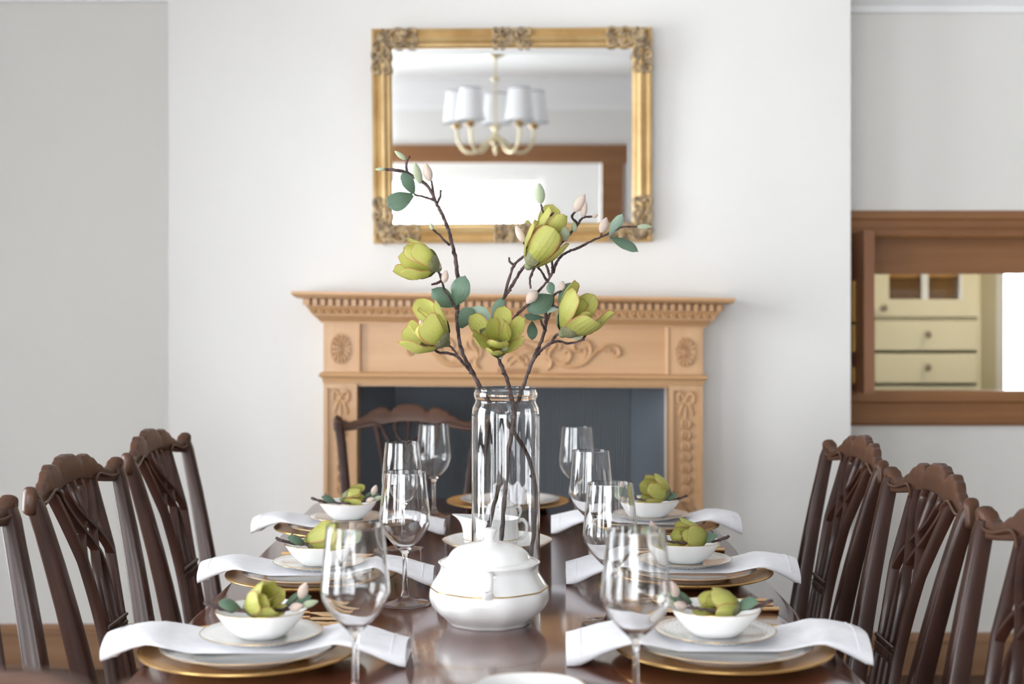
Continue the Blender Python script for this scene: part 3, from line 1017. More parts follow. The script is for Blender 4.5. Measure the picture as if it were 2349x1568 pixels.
def make_chair():
    root = empty('dining_chair')
    # crest rail with ears and three lobes
    xs = []
    N_ = 108
    for i in range(N_ + 1):
        xs.append(lerp(-.27, .27, i / N_))
    rings = []
    for x in xs:
        ax = abs(x)
        zt, zb = sinterp(TOP, ax), interp(BOT, ax)
        zm = (zt + zb) / 2
        h = max(zt - zb, .006)
        th = lerp(.020, .028, max(0, ax - .2) / .07)
        if ax > .261:
            th *= math.sqrt(max(.2, 1 - ((ax - .261) / .0098) ** 2))
        y0 = yb(.955) + .006 + .012 * (1 - (x / .27) ** 2)         # crest bows backwards in the middle
        fwd = -.012 * max(0, (ax - .22) / .05) ** 1.5              # the ears curl to the front
        sec = rrect(th, h, min(th, h) * lerp(.24, .40, min(1, max(0, ax - .23) / .03)), 3)
        rings.append([(x, y0 + a + (zm + b_ - .955) * .22 + fwd * max(0, (zm + b_ - .925) / .035), zm + b_) for a, b_ in sec])
    cr_ = MB().loft(rings).build('crest_rail', M['mahog_x'], root, angle=55)
    # carved bead that follows the lower edge and sweeps down into the splat
    for s in (-1, 1):
        pts = [(.262, .957), (.252, .944), (.232, .933), (.20, .931), (.165, .938), (.135, .944), (.112, .938), (.098, .924)]
        P_ = catmull([(s * x, yb(z) - .0085 + .012 * (1 - (x / .27) ** 2) - .004 * max(0, (x - .215) / .05), z) for x, z in pts], 6)
        MB().tube(P_, [.0018, .003, .003, .003, .003, .003, .003, .002], 6).build('carved_bead', M['mahog_x'], cr_)
    # back posts running into the rear legs
    for s in (-1, 1):
        rings = []
        for z, x, w, dp in ((0, .185, .030, .032), (.15, .186, .033, .036), (.3, .188, .036, .040), (.42, .190, .038, .044), (.50, .193, .037, .042), (.58, .200, .035, .040), (.66, .209, .033, .038), (.74, .219, .032, .036), (.82, .230, .031, .034), (.88, .239, .031, .031), (.925, .248, .032, .030), (.945, .251, .030, .024)):
            yy = yb(z) if z >= .46 else .205 + .10 * ((.46 - z) / .46) ** 1.6
            rings.append([(s * x + a, yy + b_, z) for a, b_ in rrect(w, dp, .006, 2)])
        MB().loft(rings).build('back_post', M['mahog'], root, angle=55)
    # pierced splat
    sp_ = MB()
    for s in (-1, 1):
        rib(sp_, [(s * .120, .938), (s * .112, .912), (s * .101, .872), (s * .088, .820), (s * .076, .765), (s * .066, .710), (s * .060, .655), (s * .060, .600), (s * .064, .53), (s * .070, .478)], [.020, .015, .014, .014, .014, .017], .020)
        rib(sp_, [(s * .100, .940), (s * .085, .908), (s * .056, .870), (s * .022, .836), (s * -.005, .800), (s * -.018, .755), (s * -.021, .690), (s * -.021, .600), (s * -.022, .53), (s * -.024, .478)], [.013, .010, .010, .010, .011, .013], .018, .001 * s)
        rib(sp_, [(s * .046, .944), (s * .049, .926), (s * .038, .902), (s * .010, .876), (s * -.030, .848), (s * -.060, .820), (s * -.080, .786)], [.016, .010, .009, .010, .009], .016, .0015 * s)
    rib(sp_, [(0, .946), (0, .925), (0, .900), (0, .874)], [.020, .010, .010, .012], .016)
    spo = sp_.build('splat', M['mahog'], root, angle=50)
    kn = MB()
    rr = random.Random(5)
    for k in range(22):
        x = lerp(-.058, .058, (k % 11) / 10)
        z = .652 + (.007 if k < 11 else -.007) + rr.uniform(-.003, .003)
        kn.ball((x, yb(z) - .008, z), (.0066, .0045, .008), 7, 5)
    for q in (-1, 0, 1):
        kn.tube([(x, yb(.652) - .009, .652 + q * .015) for x in (-.062, -.02, .02, .062)], .004, 7)
    kn.build('carved_knot', M['mahog'], spo)
    rib2 = MB().box(-.075, .075, .192, .222, .455, .482)
    rib2.build('splat_shoe', M['mahog'], root, smooth=False)
    # seat frame, drop-in seat, front legs
    fr = MB()
    seat_o = [(-.255, -.22), (.255, -.22), (.20, .215), (-.20, .215)]
    fr.loft([[(x * k, y, z) for x, y in seat_o] for z, k in ((.385, .98), (.39, 1), (.452, 1))])
    fr.build('seat_rail', M['mahog_x'], root, smooth=False)
    st = []
    for z, k in ((.448, .92), (.468, .925), (.478, .89), (.483, .8), (.484, .4)):
        st.append([(x * k, (y + .0) * k, z) for x, y in rrect_trap()])
    MB().loft(st).build('seat', M['seatcloth'], root, angle=60)
    for s in (-1, 1):
        MB().loft([[(s * .232 + a, -.198 + b_, z) for a, b_ in rrect(w, w, .004, 2)] for z, w in ((0, .036), (.2, .04), (.39, .044))]).build('leg', M['mahog'], root)
        MB().box(s * .222 - .012, s * .222 + .012, -.18, .255, .13, .16).build('stretcher', M['mahog'], root, smooth=False)
    return root


def rrect_trap():
    out = []
    for x, y in rrect(.50, .42, .03, 3):
        k = lerp(1.0, .8, (y + .21) / .42)
        out.append((x * k, y))
    return out


chair0 = make_chair()
CR = yb(.96)            # crest distance behind the chair's origin
chairs = [
    # x, y, rotz, width scale, label
    (-.865 + CR, 2.055, PI / 2, 1.02, 'dark mahogany chair cut off by the left picture edge, nearest chair of the left row'),
    (-.865 + CR, 2.686, PI / 2, 1.02, 'dark mahogany chair with pierced splat, middle chair of the left row'),
    (-.865 + CR, 3.302, PI / 2, 1.04, 'dark mahogany chair with pierced splat, left row, farthest along beside the fireplace'),
    (.765 - CR, 1.935, -PI / 2, .95, 'brown mahogany chair cut off by the right picture edge, nearest chair of the right row'),
    (.775 - CR, 2.516, -PI / 2, .93, 'brown mahogany chair with lobed crest, middle chair of the right row'),
    (.790 - CR, 3.12, -PI / 2, .95, 'brown mahogany chair with lobed crest, right row, farthest along by the wall'),
    (-.322, 4.20 - CR, 0, .86, 'dark mahogany chair at the far head of the table before the fireplace'),
    (-.385, 1.07 + CR, PI, 1.0, 'blurred dark mahogany chair in the near left foreground'),
]
for i, (x, y, r, sc, lab) in enumerate(chairs):
    c_ = chair0 if i == 0 else copy_tree(chair0)
    c_.location = (x, y, 0)
    c_.rotation_euler = (0, 0, r)
    c_.scale = (sc, 1, 1)
    tag(c_, lab, 'chair', 'carved mahogany dining chairs')

# ------------------------------------------------------------------ tableware prototypes
def torus(r, z, t, n=64, pw=2.0, c=(0, 0)):
    pts = []
    for k in range(n + 1):
        a = 2 * PI * k / n
        m_ = 1 if pw == 2 else (abs(math.cos(a)) ** pw + abs(math.sin(a)) ** pw) ** (-1 / pw)
        pts.append((c[0] + r * m_ * math.cos(a), c[1] + r * m_ * math.sin(a), z))
    return MB().tube(pts, t, 6, cap=False)


def make_charger():
    r = empty('charger_plate')
    MB().lathe([(.0, 0), (.105, 0), (.112, .002), (.130, .007), (.160, .0145), (.168, .0175), (.1685, .019), (.167, .0200), (.158, .0175), (.130, .0105), (.113, .0062), (.108, .0045), (0, .0045)], 96).build('plate_body', M['charger'], r, angle=60)
    torus(.1675, .0193, .0013, 96).build('rim', M['gold_line'], r)
    return r


def make_dinner():
    r = empty('dinner_plate')
    MB().lathe([(.0, .003), (.078, .003), (.078, 0), (.083, 0), (.086, .004), (.100, .010), (.125, .0165), (.1345, .0195), (.136, .0208), (.1345, .0216), (.125, .019), (.102, .0132), (.090, .009), (.084, .0065), (0, .0065)], 96).build('plate_body', M['porcelain'], r, angle=60)
    torus(.1352, .0212, .0006, 96).build('gold_rim', M['gold_line'], r)
    return r


def make_side():
    r = empty('side_plate')
    MB().lathe([(.0, .003), (.050, .003), (.050, 0), (.054, 0), (.057, .003), (.072, .007), (.090, .0118), (.0925, .0132), (.0915, .0140), (.074, .0098), (.060, .0060), (0, .0055)], 80).build('plate_body', M['patterned'], r, angle=60)
    torus(.0922, .0136, .0006, 80).build('gold_rim', M['gold_line'], r)
    return r


def make_bowl():
    r = empty('cereal_bowl')
    MB().lathe([(.0, .003), (.030, .003), (.030, 0), (.034, 0), (.038, .003), (.050, .014), (.062, .029), (.0690, .0400), (.0695, .0412), (.0685, .0416), (.060, .0310), (.048, .0165), (.036, .007), (0, .0055)], 72, pw=2.25).build('bowl_body', M['porcelain'], r, angle=60)
    torus(.0690, .0414, .0006, 72, pw=2.25).build('gold_rim', M['gold_line'], r)
    return r


def make_napkin(seed, inl=.24, outl=.216):
    """folded linen strip across the plate, +x is the side of the guest"""
    rr = random.Random(seed)
    r = empty('napkin')
    rings = []
    us = [lerp(-inl, outl, i / 44) for i in range(45)]
    ph = rr.uniform(0, 6)
    for i, u in enumerate(us):
        au = abs(u)
        end = inl if u < 0 else outl
        t = max(0, (au - .115) / (end - .115))
        z = interp([(0, .0275), (.075, .0275), (.110, .0345), (.140, .0425), (.165, .0395), (.19, .033), (.215, .024), (.24, .017)], au)
        th = lerp(.0035, .036 if u > 0 else .032, min(1, t * 1.15) ** .9)
        w = lerp(.150, .118, min(1, t * 1.2))
        if i in (0, 44):
            w *= .96
        z = max(z, th / 2 + .002) if au > .17 else z
        yo = .008 * t * math.sin(ph + u * 9)
        sec = []
        n = 28
        for k in range(n):
            a = 2 * PI * k / n
            ca, sa = math.cos(a), math.sin(a)
            yy = w / 2 * math.copysign(abs(ca) ** .75, ca)
            zz = th / 2 * math.copysign(abs(sa) ** .75, sa)
            sag_ = -.016 * t * (max(0, -yy) / (w / 2)) ** 1.6 - .006 * t * (max(0, yy) / (w / 2)) ** 2    # edges fall
            rip = .0011 * math.sin(yy * 95 + ph + u * 14) * (.4 + t)
            sec.append((u, yy + yo, max(z + zz + sag_ + rip, .0015)))
        rings.append(sec)
    mb = MB()
    mb.loft(rings, cap=False)
    # open rolled ends: tuck the end of the cloth inwards
    for e, s in ((0, 1), (-1, -1)):
        ring = rings[e]
        cz = sum(p[2] for p in ring) / len(ring)
        cy = sum(p[1] for p in ring) / len(ring)
        inner = [(p[0] + s * .001, cy + (p[1] - cy) * .94, cz + (p[2] - cz) * .72) for p in ring]
        deep = [(p[0] + s * .022, cy + (p[1] - cy) * .86, cz + (p[2] - cz) * .5) for p in ring]
        mb.loft([ring, inner, deep], cap=False)
        mb.add(deep, [tuple(range(len(deep)))])
    mb.build('napkin_cloth', M['cloth'], r, angle=70)
    # hem stitching near both ends
    for e in (2, 42):
        mb2 = MB().tube([Vector(p) + Vector((0, 0, .0003)) for p in rings[e][1:14]], .0007, 5)
        mb2.build('hem', M['cloth'], r)
    return r


def glass_profile():
    o_ = [(.0, .0), (.045, .0), (.0462, .0012), (.0455, .0026), (.030, .0045), (.014, .0085), (.0072, .016), (.0048, .028), (.0042, .045), (.0042, .078), (.0052, .088), (.0095, .0965), (.0185, .1055), (.0310, .1185), (.0405, .1320), (.0452, .1430), (.0466, .1510), (.0462, .160), (.0445, .178), (.0418, .206), (.0389, .2360), (.0387, .2382)]
    i_ = [(.0380, .2384), (.0377, .2360), (.0407, .206), (.0434, .178), (.0450, .160), (.0453, .1512), (.0440, .1438), (.0393, .1332), (.0300, .1202), (.0180, .1078), (.0090, .1008), (.0, .0992)]
    return o_ + i_


def smooth_prof(pr, n=3):
    P_ = catmull([(r, 0, z) for r, z in pr], n)
    return [(max(p.x, 0.00005), p.z) for p in P_]


def make_glass():
    r = empty('wine_glass')
    MB().lathe(smooth_prof(glass_profile(), 2), 64).build('glass_body', M['glass'], r, angle=75)
    return r


# ---- flowers
def grid_blade(L_, W_, wprof, bow, cup, nx_=6, ny_=14, wave=0., thick=.0):
    v, f, at = [], [], []
    for j in range(ny_ + 1):
        t = 1 - (1 - j / ny_) ** 1.5
        w = W_ * interp(wprof, t)
        for i in range(nx_ + 1):
            u = -1 + 2 * i / nx_
            y = interp(bow, t) * L_ - cup * w * u * u + wave * L_ * math.sin(t * 9 + u * 2) * abs(u)
            v.append((u * w, y, t * L_ - (0.03 * L_ * u * u * t ** 4)))
            at.append((u * .5 + .5, t, max(abs(u) ** 3, t ** 12)))
    for j in range(ny_):
        for i in range(nx_):
            a = j * (nx_ + 1) + i
            f.append((a, a + 1, a + nx_ + 2, a + nx_ + 1))
    return v, f, at


def blade_mesh(name, mt, *a, **k):
    v, f, at = grid_blade(*a, **k)
    me = bpy.data.meshes.new(name)
    me.from_pydata(v, [], f)
    me.materials.append(mt)
    me.polygons.foreach_set('use_smooth', [True] * len(me.polygons))
    att = me.attributes.new('uvw', 'FLOAT_VECTOR', 'POINT')
    att.data.foreach_set('vector', [c for p in at for c in p])
    return me


PW = [(0, .22), (.12, .42), (.3, .74), (.5, .95), (.65, 1.0), (.8, .93), (.9, .76), (.95, .59), (.98, .40), (1, .14)]
LWp = [(0, .06), (.08, .3), (.25, .72), (.45, .98), (.6, 1.0), (.78, .8), (.9, .5), (1, .04)]
PET = [blade_mesh('petal', M['petal'], 1, .26, PW, [(0, 0), (.2, .10), (.5, .16), (.8, .10), (1, .0)], .38),
       blade_mesh('petal', M['petal'], 1, .29, PW, [(0, 0), (.2, .12), (.5, .18), (.8, .16), (1, .12)], .34, wave=.012),
       blade_mesh('petal', M['petal'], 1, .235, PW, [(0, 0), (.3, .12), (.6, .14), (1, -.06)], .45)]
SEP = blade_mesh('sepal', M['sepal'], 1, .40, LWp, [(0, 0), (.3, .18), (.7, .22), (1, .12)], .5)
LEAF = [blade_mesh('leaf', M['leaf'], 1, .27, LWp, [(0, 0), (.4, .05), (.7, .03), (1, -.08)], .25),
        blade_mesh('leaf', M['leaf'], 1, .42, PW, [(0, 0), (.4, .06), (1, -.05)], .18),
        blade_mesh('leaf', M['leaf_pale'], 1, .28, LWp, [(0, 0), (.4, .05), (.7, .03), (1, -.06)], .2)]
budm = {}
for key in ('bud', 'bud_green'):
    budm[key] = MB().lathe([(.002, 0), (.07, .03), (.15, .18), (.19, .38), (.175, .6), (.12, .8), (.05, .95), (.002, 1)], 12).mesh('bud', M[key], angle=80)


def frame(zdir, ydir):
    z = Vector(zdir).normalized()
    y = Vector(ydir)
    y = (y - z * y.dot(z))
    if y.length < 1e-5:
        y = Vector((1, 0, 0)) - z * z.x
    y.normalize()
    x = y.cross(z)
    return Matrix((x, y, z)).transposed()


def put(me, name, parent, base, zdir, ydir, L_, wx=1.0):
    o = bpy.data.objects.new(name, me)
    COL.objects.link(o)
    o.parent = parent
    M4 = frame(zdir, ydir).to_4x4()
    o.matrix_local = Matrix.Translation(base) @ M4 @ Matrix.Diagonal((L_ * wx, L_ * wx, L_, 1))
    return o


def flower(parent, base, axis, L_, open_=.45, seed=0, outer=6, inner=3, sep=2, roll=0.):
    rr = random.Random(seed)
    R = frame(axis, (0, -1, .2))
    rec = MB().ball((0, 0, 0), (L_ * .10, L_ * .10, L_ * .12), 10, 6).build('flower', M['sepal'], parent)
    rec.matrix_local = Matrix.Translation(base) @ R.to_4x4()
    for ringk, (n, op, ls) in enumerate(((outer, open_, 1.0), (inner, open_ * .35, .86))):
        for k in range(n):
            a = roll + 2 * PI * (k + .5 * ringk) / n + rr.uniform(-.15, .15)
            op2 = op * rr.uniform(.75, 1.25)
            rad = Vector((math.cos(a), math.sin(a), 0))
            zd = rad * math.sin(op2) + Vector((0, 0, 1)) * math.cos(op2)
            put(PET[rr.randrange(3)], 'petal', rec, rad * L_ * .05, zd, rad, L_ * ls * rr.uniform(.88, 1.08), rr.uniform(.95, 1.2))
    for k in range(sep):
        a = roll + rr.uniform(0, 2 * PI) if sep < 2 else roll + 1.2 + k * 2 * PI / sep
        rad = Vector((math.cos(a), math.sin(a), 0))
        zd = rad * math.sin(open_ * 1.25) + Vector((0, 0, 1)) * math.cos(open_ * 1.25)
        put(SEP, 'sepal', rec, rad * L_ * .06 - Vector((0, 0, L_ * .04)), zd, rad, L_ * .52)
    return rec


def knobbly(mb, pts, r0, r1, seed, n=5, jit=.0009):
    rr = random.Random(seed)
    P_ = catmull(pts, n)
    P_ = [p + Vector((rr.uniform(-jit, jit), rr.uniform(-jit, jit), rr.uniform(-jit, jit))) for p in P_]
    m_ = len(P_)
    rad = [lerp(r0, r1, i / max(1, m_ - 1)) * rr.uniform(.86, 1.16) for i in range(m_)]
    mb.tube(P_, rad, 8)
    # leaf scars
    for i in range(3, m_ - 1, 7):
        q = rad[i]
        mb.ball(P_[i] + Vector((rr.uniform(-1, 1) * q, rr.uniform(-1, .2) * q, 0)), q * .75, 6, 4)
    return mb


def bud(parent, base, tip, key='bud', fat=1.0):
    base, tip = Vector(base), Vector(tip)
    d_ = tip - base
    o = put(budm[key], 'bud', parent, base, d_, (0, -1, 0), d_.length, fat)
    return o

# ------------------------------------------------------------------ place settings
settings = [
    # name of place, charger x, y, side (-1 left guest, 1 right guest), bowl offset x
    ('nearest left', -.397, 2.057, -1, .016), ('middle left', -.392, 2.654, -1, .016), ('far left', -.402, 3.249, -1, .008),
    ('nearest right', .323, 2.068, 1, -.012), ('middle right', .347, 2.680, 1, -.004), ('far right', .335, 3.290, 1, .004),
]
cat_kinds = {}
proto = {'charger': make_charger(), 'dinner': make_dinner(), 'side': make_side(), 'bowl': make_bowl(), 'glass': make_glass()}
used_p = set()


def use(kind, loc, label, cat, group, rz=0):
    o = proto[kind] if kind not in used_p else copy_tree(proto[kind])
    used_p.add(kind)
    o.location, o.rotation_euler = loc, (0, 0, rz)
    return tag(o, label, cat, group)


Z_CH, Z_DI, Z_SI, Z_BO = TZ, TZ + .0047, TZ + .0300, TZ + .0358
for i, (nm, x, y, sd, bo) in enumerate(settings):
    use('charger', (x, y, Z_CH), 'round gold charger plate under the white plates at the %s setting' % nm, 'plate', 'gold charger plates')
    use('dinner', (x, y, Z_DI), 'white dinner plate with thin gold rim on the gold charger, %s setting' % nm, 'plate', 'white dinner plates')
    nk = make_napkin(11 + i)
    nk.location = (x, y, TZ)
    nk.rotation_euler = (0, 0, (0 if sd > 0 else PI) + random.uniform(-.03, .03))
    tag(nk, 'folded white linen napkin draped across the plate at the %s setting' % nm, 'napkin', 'white linen napkins')
    use('side', (x + bo, y, Z_SI), 'small white side plate with fine line pattern on the napkin, %s setting' % nm, 'plate', 'patterned side plates', random.uniform(0, 3))
    use('bowl', (x + bo, y, Z_BO), 'white gold-rimmed bowl holding a magnolia sprig at the %s setting' % nm, 'bowl', 'white bowls')

# far head of the table
use('charger', (-.012, 3.695, Z_CH), 'round gold charger plate at the far head of the table', 'plate', 'gold charger plates')
use('dinner', (-.006, 3.695, Z_DI), 'white dinner plate on the gold charger at the far head of the table', 'plate', 'white dinner plates')
# its napkin: folded upright fan with zigzag pleats
nf = empty('napkin', (-.004, 3.695, TZ + .0115), label='pleated white napkin standing on the far plate behind the glass vase', cat='napkin', group='white linen napkins')
mb = MB()
rings = []
for k in range(37):
    u = lerp(-.062, .062, k / 36)
    zig = .006 * (1 - 2 * abs((k / 4.0) % 2 - 1))
    top = .052 + .006 * math.sin(k * .55) - .16 * abs(u) ** 2 * 10
    rings.append([(u, -.022 + zig * .6, 0), (u, -.016 + zig, top * .55), (u + .004, -.008 + zig, top), (u + .004, .004 + zig, top + .002), (u, .014 + zig * .5, top * .5), (u, .020, 0)])
mb.loft(rings)
mb.build('napkin_cloth', M['cloth'], nf, angle=70)
for u in (-.032, .0, .032):
    pts = [(u + .004 * (-1) ** k, -.0275 + .0012 * k, .010 + k * .0065) for k in range(6)]
    MB().tube(pts, .0011, 5).build('dark_zigzag', M['bark'], nf)  # dark zigzag lines along the pleats
# near head of the table: only its bowl rises into the picture
use('charger', (.02, 1.64, Z_CH), 'round gold charger plate at the near head of the table', 'plate', 'gold charger plates')
use('dinner', (.02, 1.64, Z_DI), 'white dinner plate at the near head of the table', 'plate', 'white dinner plates')
use('side', (.02, 1.64, TZ + .0116), 'small patterned side plate at the near head of the table', 'plate', 'patterned side plates')
use('bowl', (.02, 1.640, TZ + .029), 'blurred white bowl at the bottom edge of the picture', 'bowl', 'white bowls')

# ------------------------------------------------------------------ wine glasses
gl = [(-.212, 1.826, 'blurred clear wine glass in the left foreground, nearest of its row'), (-.195, 2.457, 'clear wine glass, second nearest of the left row'),
      (-.2465, 3.042, 'clear wine glass, third of the left row, its bowl seen through the glass before it'), (-.205, 3.543, 'clear wine glass, farthest of the left row, before the dark fireplace'),
      (.164, 1.788, 'blurred clear wine glass in the right foreground, nearest of its row'), (.1665, 2.29, 'clear wine glass, second nearest of the right row'),
      (.166, 2.85, 'clear wine glass, third of the right row'), (.165, 3.47, 'clear wine glass, farthest of the right row, before the dark fireplace')]
for x, y, lab in gl:
    use('glass', (x, y, TZ), lab, 'wine glass', 'clear stemmed wine glasses')

# ------------------------------------------------------------------ gold cutlery
def rod(mb, x0, x1, r0, r1, z, y=0):
    mb.tube([(lerp(x0, x1, k / 6), y, z) for k in range(7)], [r0, r1], 10)


def make_cut(kind):
    r = empty(kind)
    h = MB()
    h.tube([(.105, 0, .0045), (.06, 0, .0045), (.0, 0, .0045), (-.03, 0, .0055), (-.045, 0, .0065)], [.0045, .0045, .0038, .0028, .0024], 12)
    h.build('handle', M['brass'], r)
    if kind == 'fork':
        m_ = MB()
        m_.tube([(-.043, 0, .0065), (-.055, 0, .006), (-.068, 0, .004), (-.076, 0, .0032)], [.0025, .006, .0105, .0115], 10, flat=.18, flatdir=(0, 0, 1))
        for q in (-.0085, -.0028, .0028, .0085):
            m_.tube([(-.074, q, .0032), (-.09, q, .0032), (-.108, q * .95, .006), (-.114, q * .9, .008)], [.0018, .0015, .0012, .0007], 6)
        m_.build('tines', M['brass'], r)
    elif kind == 'spoon':
        m_ = MB()
        m_.tube([(-.043, 0, .0065), (-.055, 0, .0055), (-.07, 0, .0035), (-.088, 0, .003), (-.104, 0, .005), (-.112, 0, .008)], [.0025, .008, .0165, .018, .012, .002], 14, flat=.12, flatdir=(0, 0, 1))
        m_.build('spoon_bowl', M['brass'], r)
    else:
        m_ = MB()
        m_.loft([[(x, -w * .45, .003 + .002), (x, 0, .0025), (x, w * .55, .004), (x, 0, .0058)] for x, w in ((-.04, .006), (-.052, .016), (-.09, .019), (-.12, .014), (-.132, .002))])
        m_.build('blade', M['brass'], r)
    return r


cut = {k: make_cut(k) for k in ('fork', 'table_knife', 'spoon')}
cu = set()
for nm, x, y, sd, bo in settings:
    for j, (k, off) in enumerate((('fork', .222), ('table_knife', .258), ('spoon', .294))):
        o = cut[k] if k not in cu else copy_tree(cut[k])
        cu.add(k)
        o.location = (.358 + .004 * j if sd > 0 else -.385 - .006 * j, y - sd * off, TZ)
        o.rotation_euler = (0, 0, 0 if sd > 0 else PI)
        tag(o, 'gold %s lying beside the plates of the %s setting' % (k.replace('_', ' '), nm), 'cutlery', 'gold cutlery')

# ------------------------------------------------------------------ centrepieces
VX, VY = (1160 - CX) * 2.67 / F, 2.67
vz = empty('glass_vase', (VX, VY, TZ + .0004), label='tall clear glass jar vase with collared neck holding magnolia branches', cat='vase')
vo = [(.0, .0), (.062, .0), (.0665, .003), (.0675, .012), (.0675, .30), (.0672, .325), (.0655, .341), (.0615, .350), (.0600, .3545), (.0612, .359), (.0632, .364), (.0630, .371), (.0606, .376), (.0605, .379), (.0612, .3805)]
vi = [(.0595, .3812), (.0583, .379), (.0582, .3755), (.0602, .3705), (.0606, .365), (.0588, .3595), (.0576, .3545), (.0592, .349), (.0630, .339), (.0645, .325), (.0648, .30), (.0648, .016), (.062, .010), (.050, .008), (.0, .008)]
MB().lathe(smooth_prof(vo + vi, 2), 96).build('glass_body', M['glass'], vz, angle=75)

# tureen with lid
TXc, TYc = (1122 - CX) * 2.31 / F, 2.31
tu = empty('soup_tureen', (TXc, TYc, TZ), label='white lidded porcelain tureen with thin gold band in the table centre', cat='tureen')
MB().lathe(smooth_prof([(.0, .004), (.062, .004), (.064, 0), (.070, 0), (.073, .005), (.080, .011), (.0935, .024), (.1005, .038), (.1010, .050), (.0985, .060), (.092, .072), (.0850, .083), (.0815, .092), (.0835, .099), (.0862, .102), (.0845, .1035), (.079, .101), (.079, .085), (.085, .07), (.090, .045), (.07, .016), (0, .012)], 2), 96, flute=10, amp=.012).build('tureen_body', M['porcelain'], tu, angle=60)
mb = MB()
pts = []
for k in range(97):
    a = 2 * PI * k / 96
    r_ = .0985 * (1 + .012 * math.cos(10 * a)) + .0004
    pts.append((r_ * math.cos(a), r_ * math.sin(a), .0605))
mb.tube(pts, .0012, 6, cap=False)
mb.build('gold_band', M['gold_line'], tu)
lid = MB().lathe(smooth_prof([(.076, .0985), (.0815, .1005), (.0815, .1035), (.077, .1055), (.0715, .108), (.0680, .114), (.0610, .1225), (.0480, .1300), (.030, .1345), (.016, .1362), (.0105, .1378), (.0088, .141), (.0098, .148), (.0132, .1550), (.0135, .1575), (.010, .1595), (.0, .160)], 2), 96, flute=10, amp=.008).build('lid', M['porcelain'], tu, angle=60)
for s in (-1, 1):
    h = [(0, .080, .0945), (0, .092, .0975), (0, .1035, .094), (0, .108, .083), (0, .1065, .072), (0, .101, .064), (0, .095, .061)]
    MB().tube(catmull([(x, s * y, z) for x, y, z in h], 5), [.009, .0085, .008, .0078, .0078, .009, .012], 12, flat=.5, flatdir=(0, s * .3, 1)).build('handle', M['porcelain'], tu)

# sauce boat on its deep dish
SX, SY = (1141 - CX) * 2.945 / F, 2.945
sd_ = empty('serving_dish', (SX, SY, TZ), label='shallow white porcelain dish with scalloped rim under the sauce boat', cat='dish')
MB().lathe(smooth_prof([(.0, .004), (.055, .004), (.057, 0), (.062, 0), (.066, .004), (.088, .016), (.110, .030), (.1185, .0345), (.1195, .036), (.1180, .0366), (.108, .032), (.086, .0195), (.066, .009), (.0, .008)], 2), 96, flute=8, amp=.012).build('dish_body', M['porcelain'], sd_, angle=60)
MB().tube([(.119 * (1 + .012 * math.cos(8 * 2 * PI * k / 96)) * math.cos(2 * PI * k / 96), .119 * (1 + .012 * math.cos(8 * 2 * PI * k / 96)) * math.sin(2 * PI * k / 96), .0362) for k in range(97)], .0009, 6, cap=False).build('gold_rim', M['gold_line'], sd_)
sb = empty('sauce_boat', (SX - .012, SY, TZ + .0082), label='white porcelain sauce boat with spout on the left, behind the vase', cat='sauce boat')
prof = [(.0, .003), (.034, .003), (.036, 0), (.040, 0), (.041, .004), (.047, .012), (.052, .024), (.053, .036), (.0525, .048), (.051, .060), (.052, .069), (.054, .0735), (.0528, .074), (.050, .068), (.049, .056), (.050, .036), (.046, .018), (.03, .008), (0, .007)]
mb = MB().lathe(smooth_prof(prof, 2), 72, sx=1.18, sy=.92)


def spout(p):
    p = p.copy()
    t = max(0, (p.z - .035) / .039)
    if p.x < -.02 and t > 0:
        q = max(0, (-p.x - .02) / .04)
        p.x -= .022 * t * t * q
        p.y *= 1 - .45 * min(1, q) * t
        p.z += .008 * t * q
    return p


mb.warp(spout).build('boat_body', M['porcelain'], sb, angle=60)
MB().tube([(.0625 * math.cos(2 * PI * k / 64), .049 * math.sin(2 * PI * k / 64), .030) for k in range(65)], .0009, 6, cap=False).build('gold_band', M['gold_line'], sb)
MB().tube(catmull([(.058, 0, .066), (.072, 0, .070), (.083, 0, .060), (.083, 0, .044), (.073, 0, .031), (.060, 0, .028)], 6), .0042, 10).build('handle', M['porcelain'], sb)
# small lidded sugar pot behind
sp2 = empty('sugar_pot', ((1146 - CX) * 3.36 / F, 3.36, TZ), label='small white porcelain sugar pot with knobbed lid, behind the sauce boat', cat='pot')
MB().lathe(smooth_prof([(.0, .003), (.03, .003), (.032, 0), (.036, 0), (.04, .006), (.05, .02), (.052, .032), (.047, .044), (.043, .05), (.044, .053), (.041, .053), (.040, .048), (.046, .03), (.03, .01), (0, .008)], 2), 64, flute=8, amp=.012).build('pot_body', M['porcelain'], sp2, angle=60)
MB().lathe(smooth_prof([(.040, .052), (.043, .0535), (.040, .057), (.032, .062), (.022, .072), (.014, .080), (.008, .084), (.006, .087), (.009, .092), (.010, .095), (.006, .098), (0, .0985)], 2), 64).build('lid', M['porcelain'], sp2, angle=60)
for s in (-1, 1):
    MB().tube(catmull([(s * .043, 0, .046), (s * .058, 0, .048), (s * .064, 0, .036), (s * .056, 0, .022), (s * .048, 0, .02)], 5), .0036, 8).build('handle', M['porcelain'], sp2)

# ------------------------------------------------------------------ magnolia branches in the vase
VC = Vector((VX, VY, TZ))


def Q(px, py, dd=0.):
    return W(px, py, VY + dd) - VC


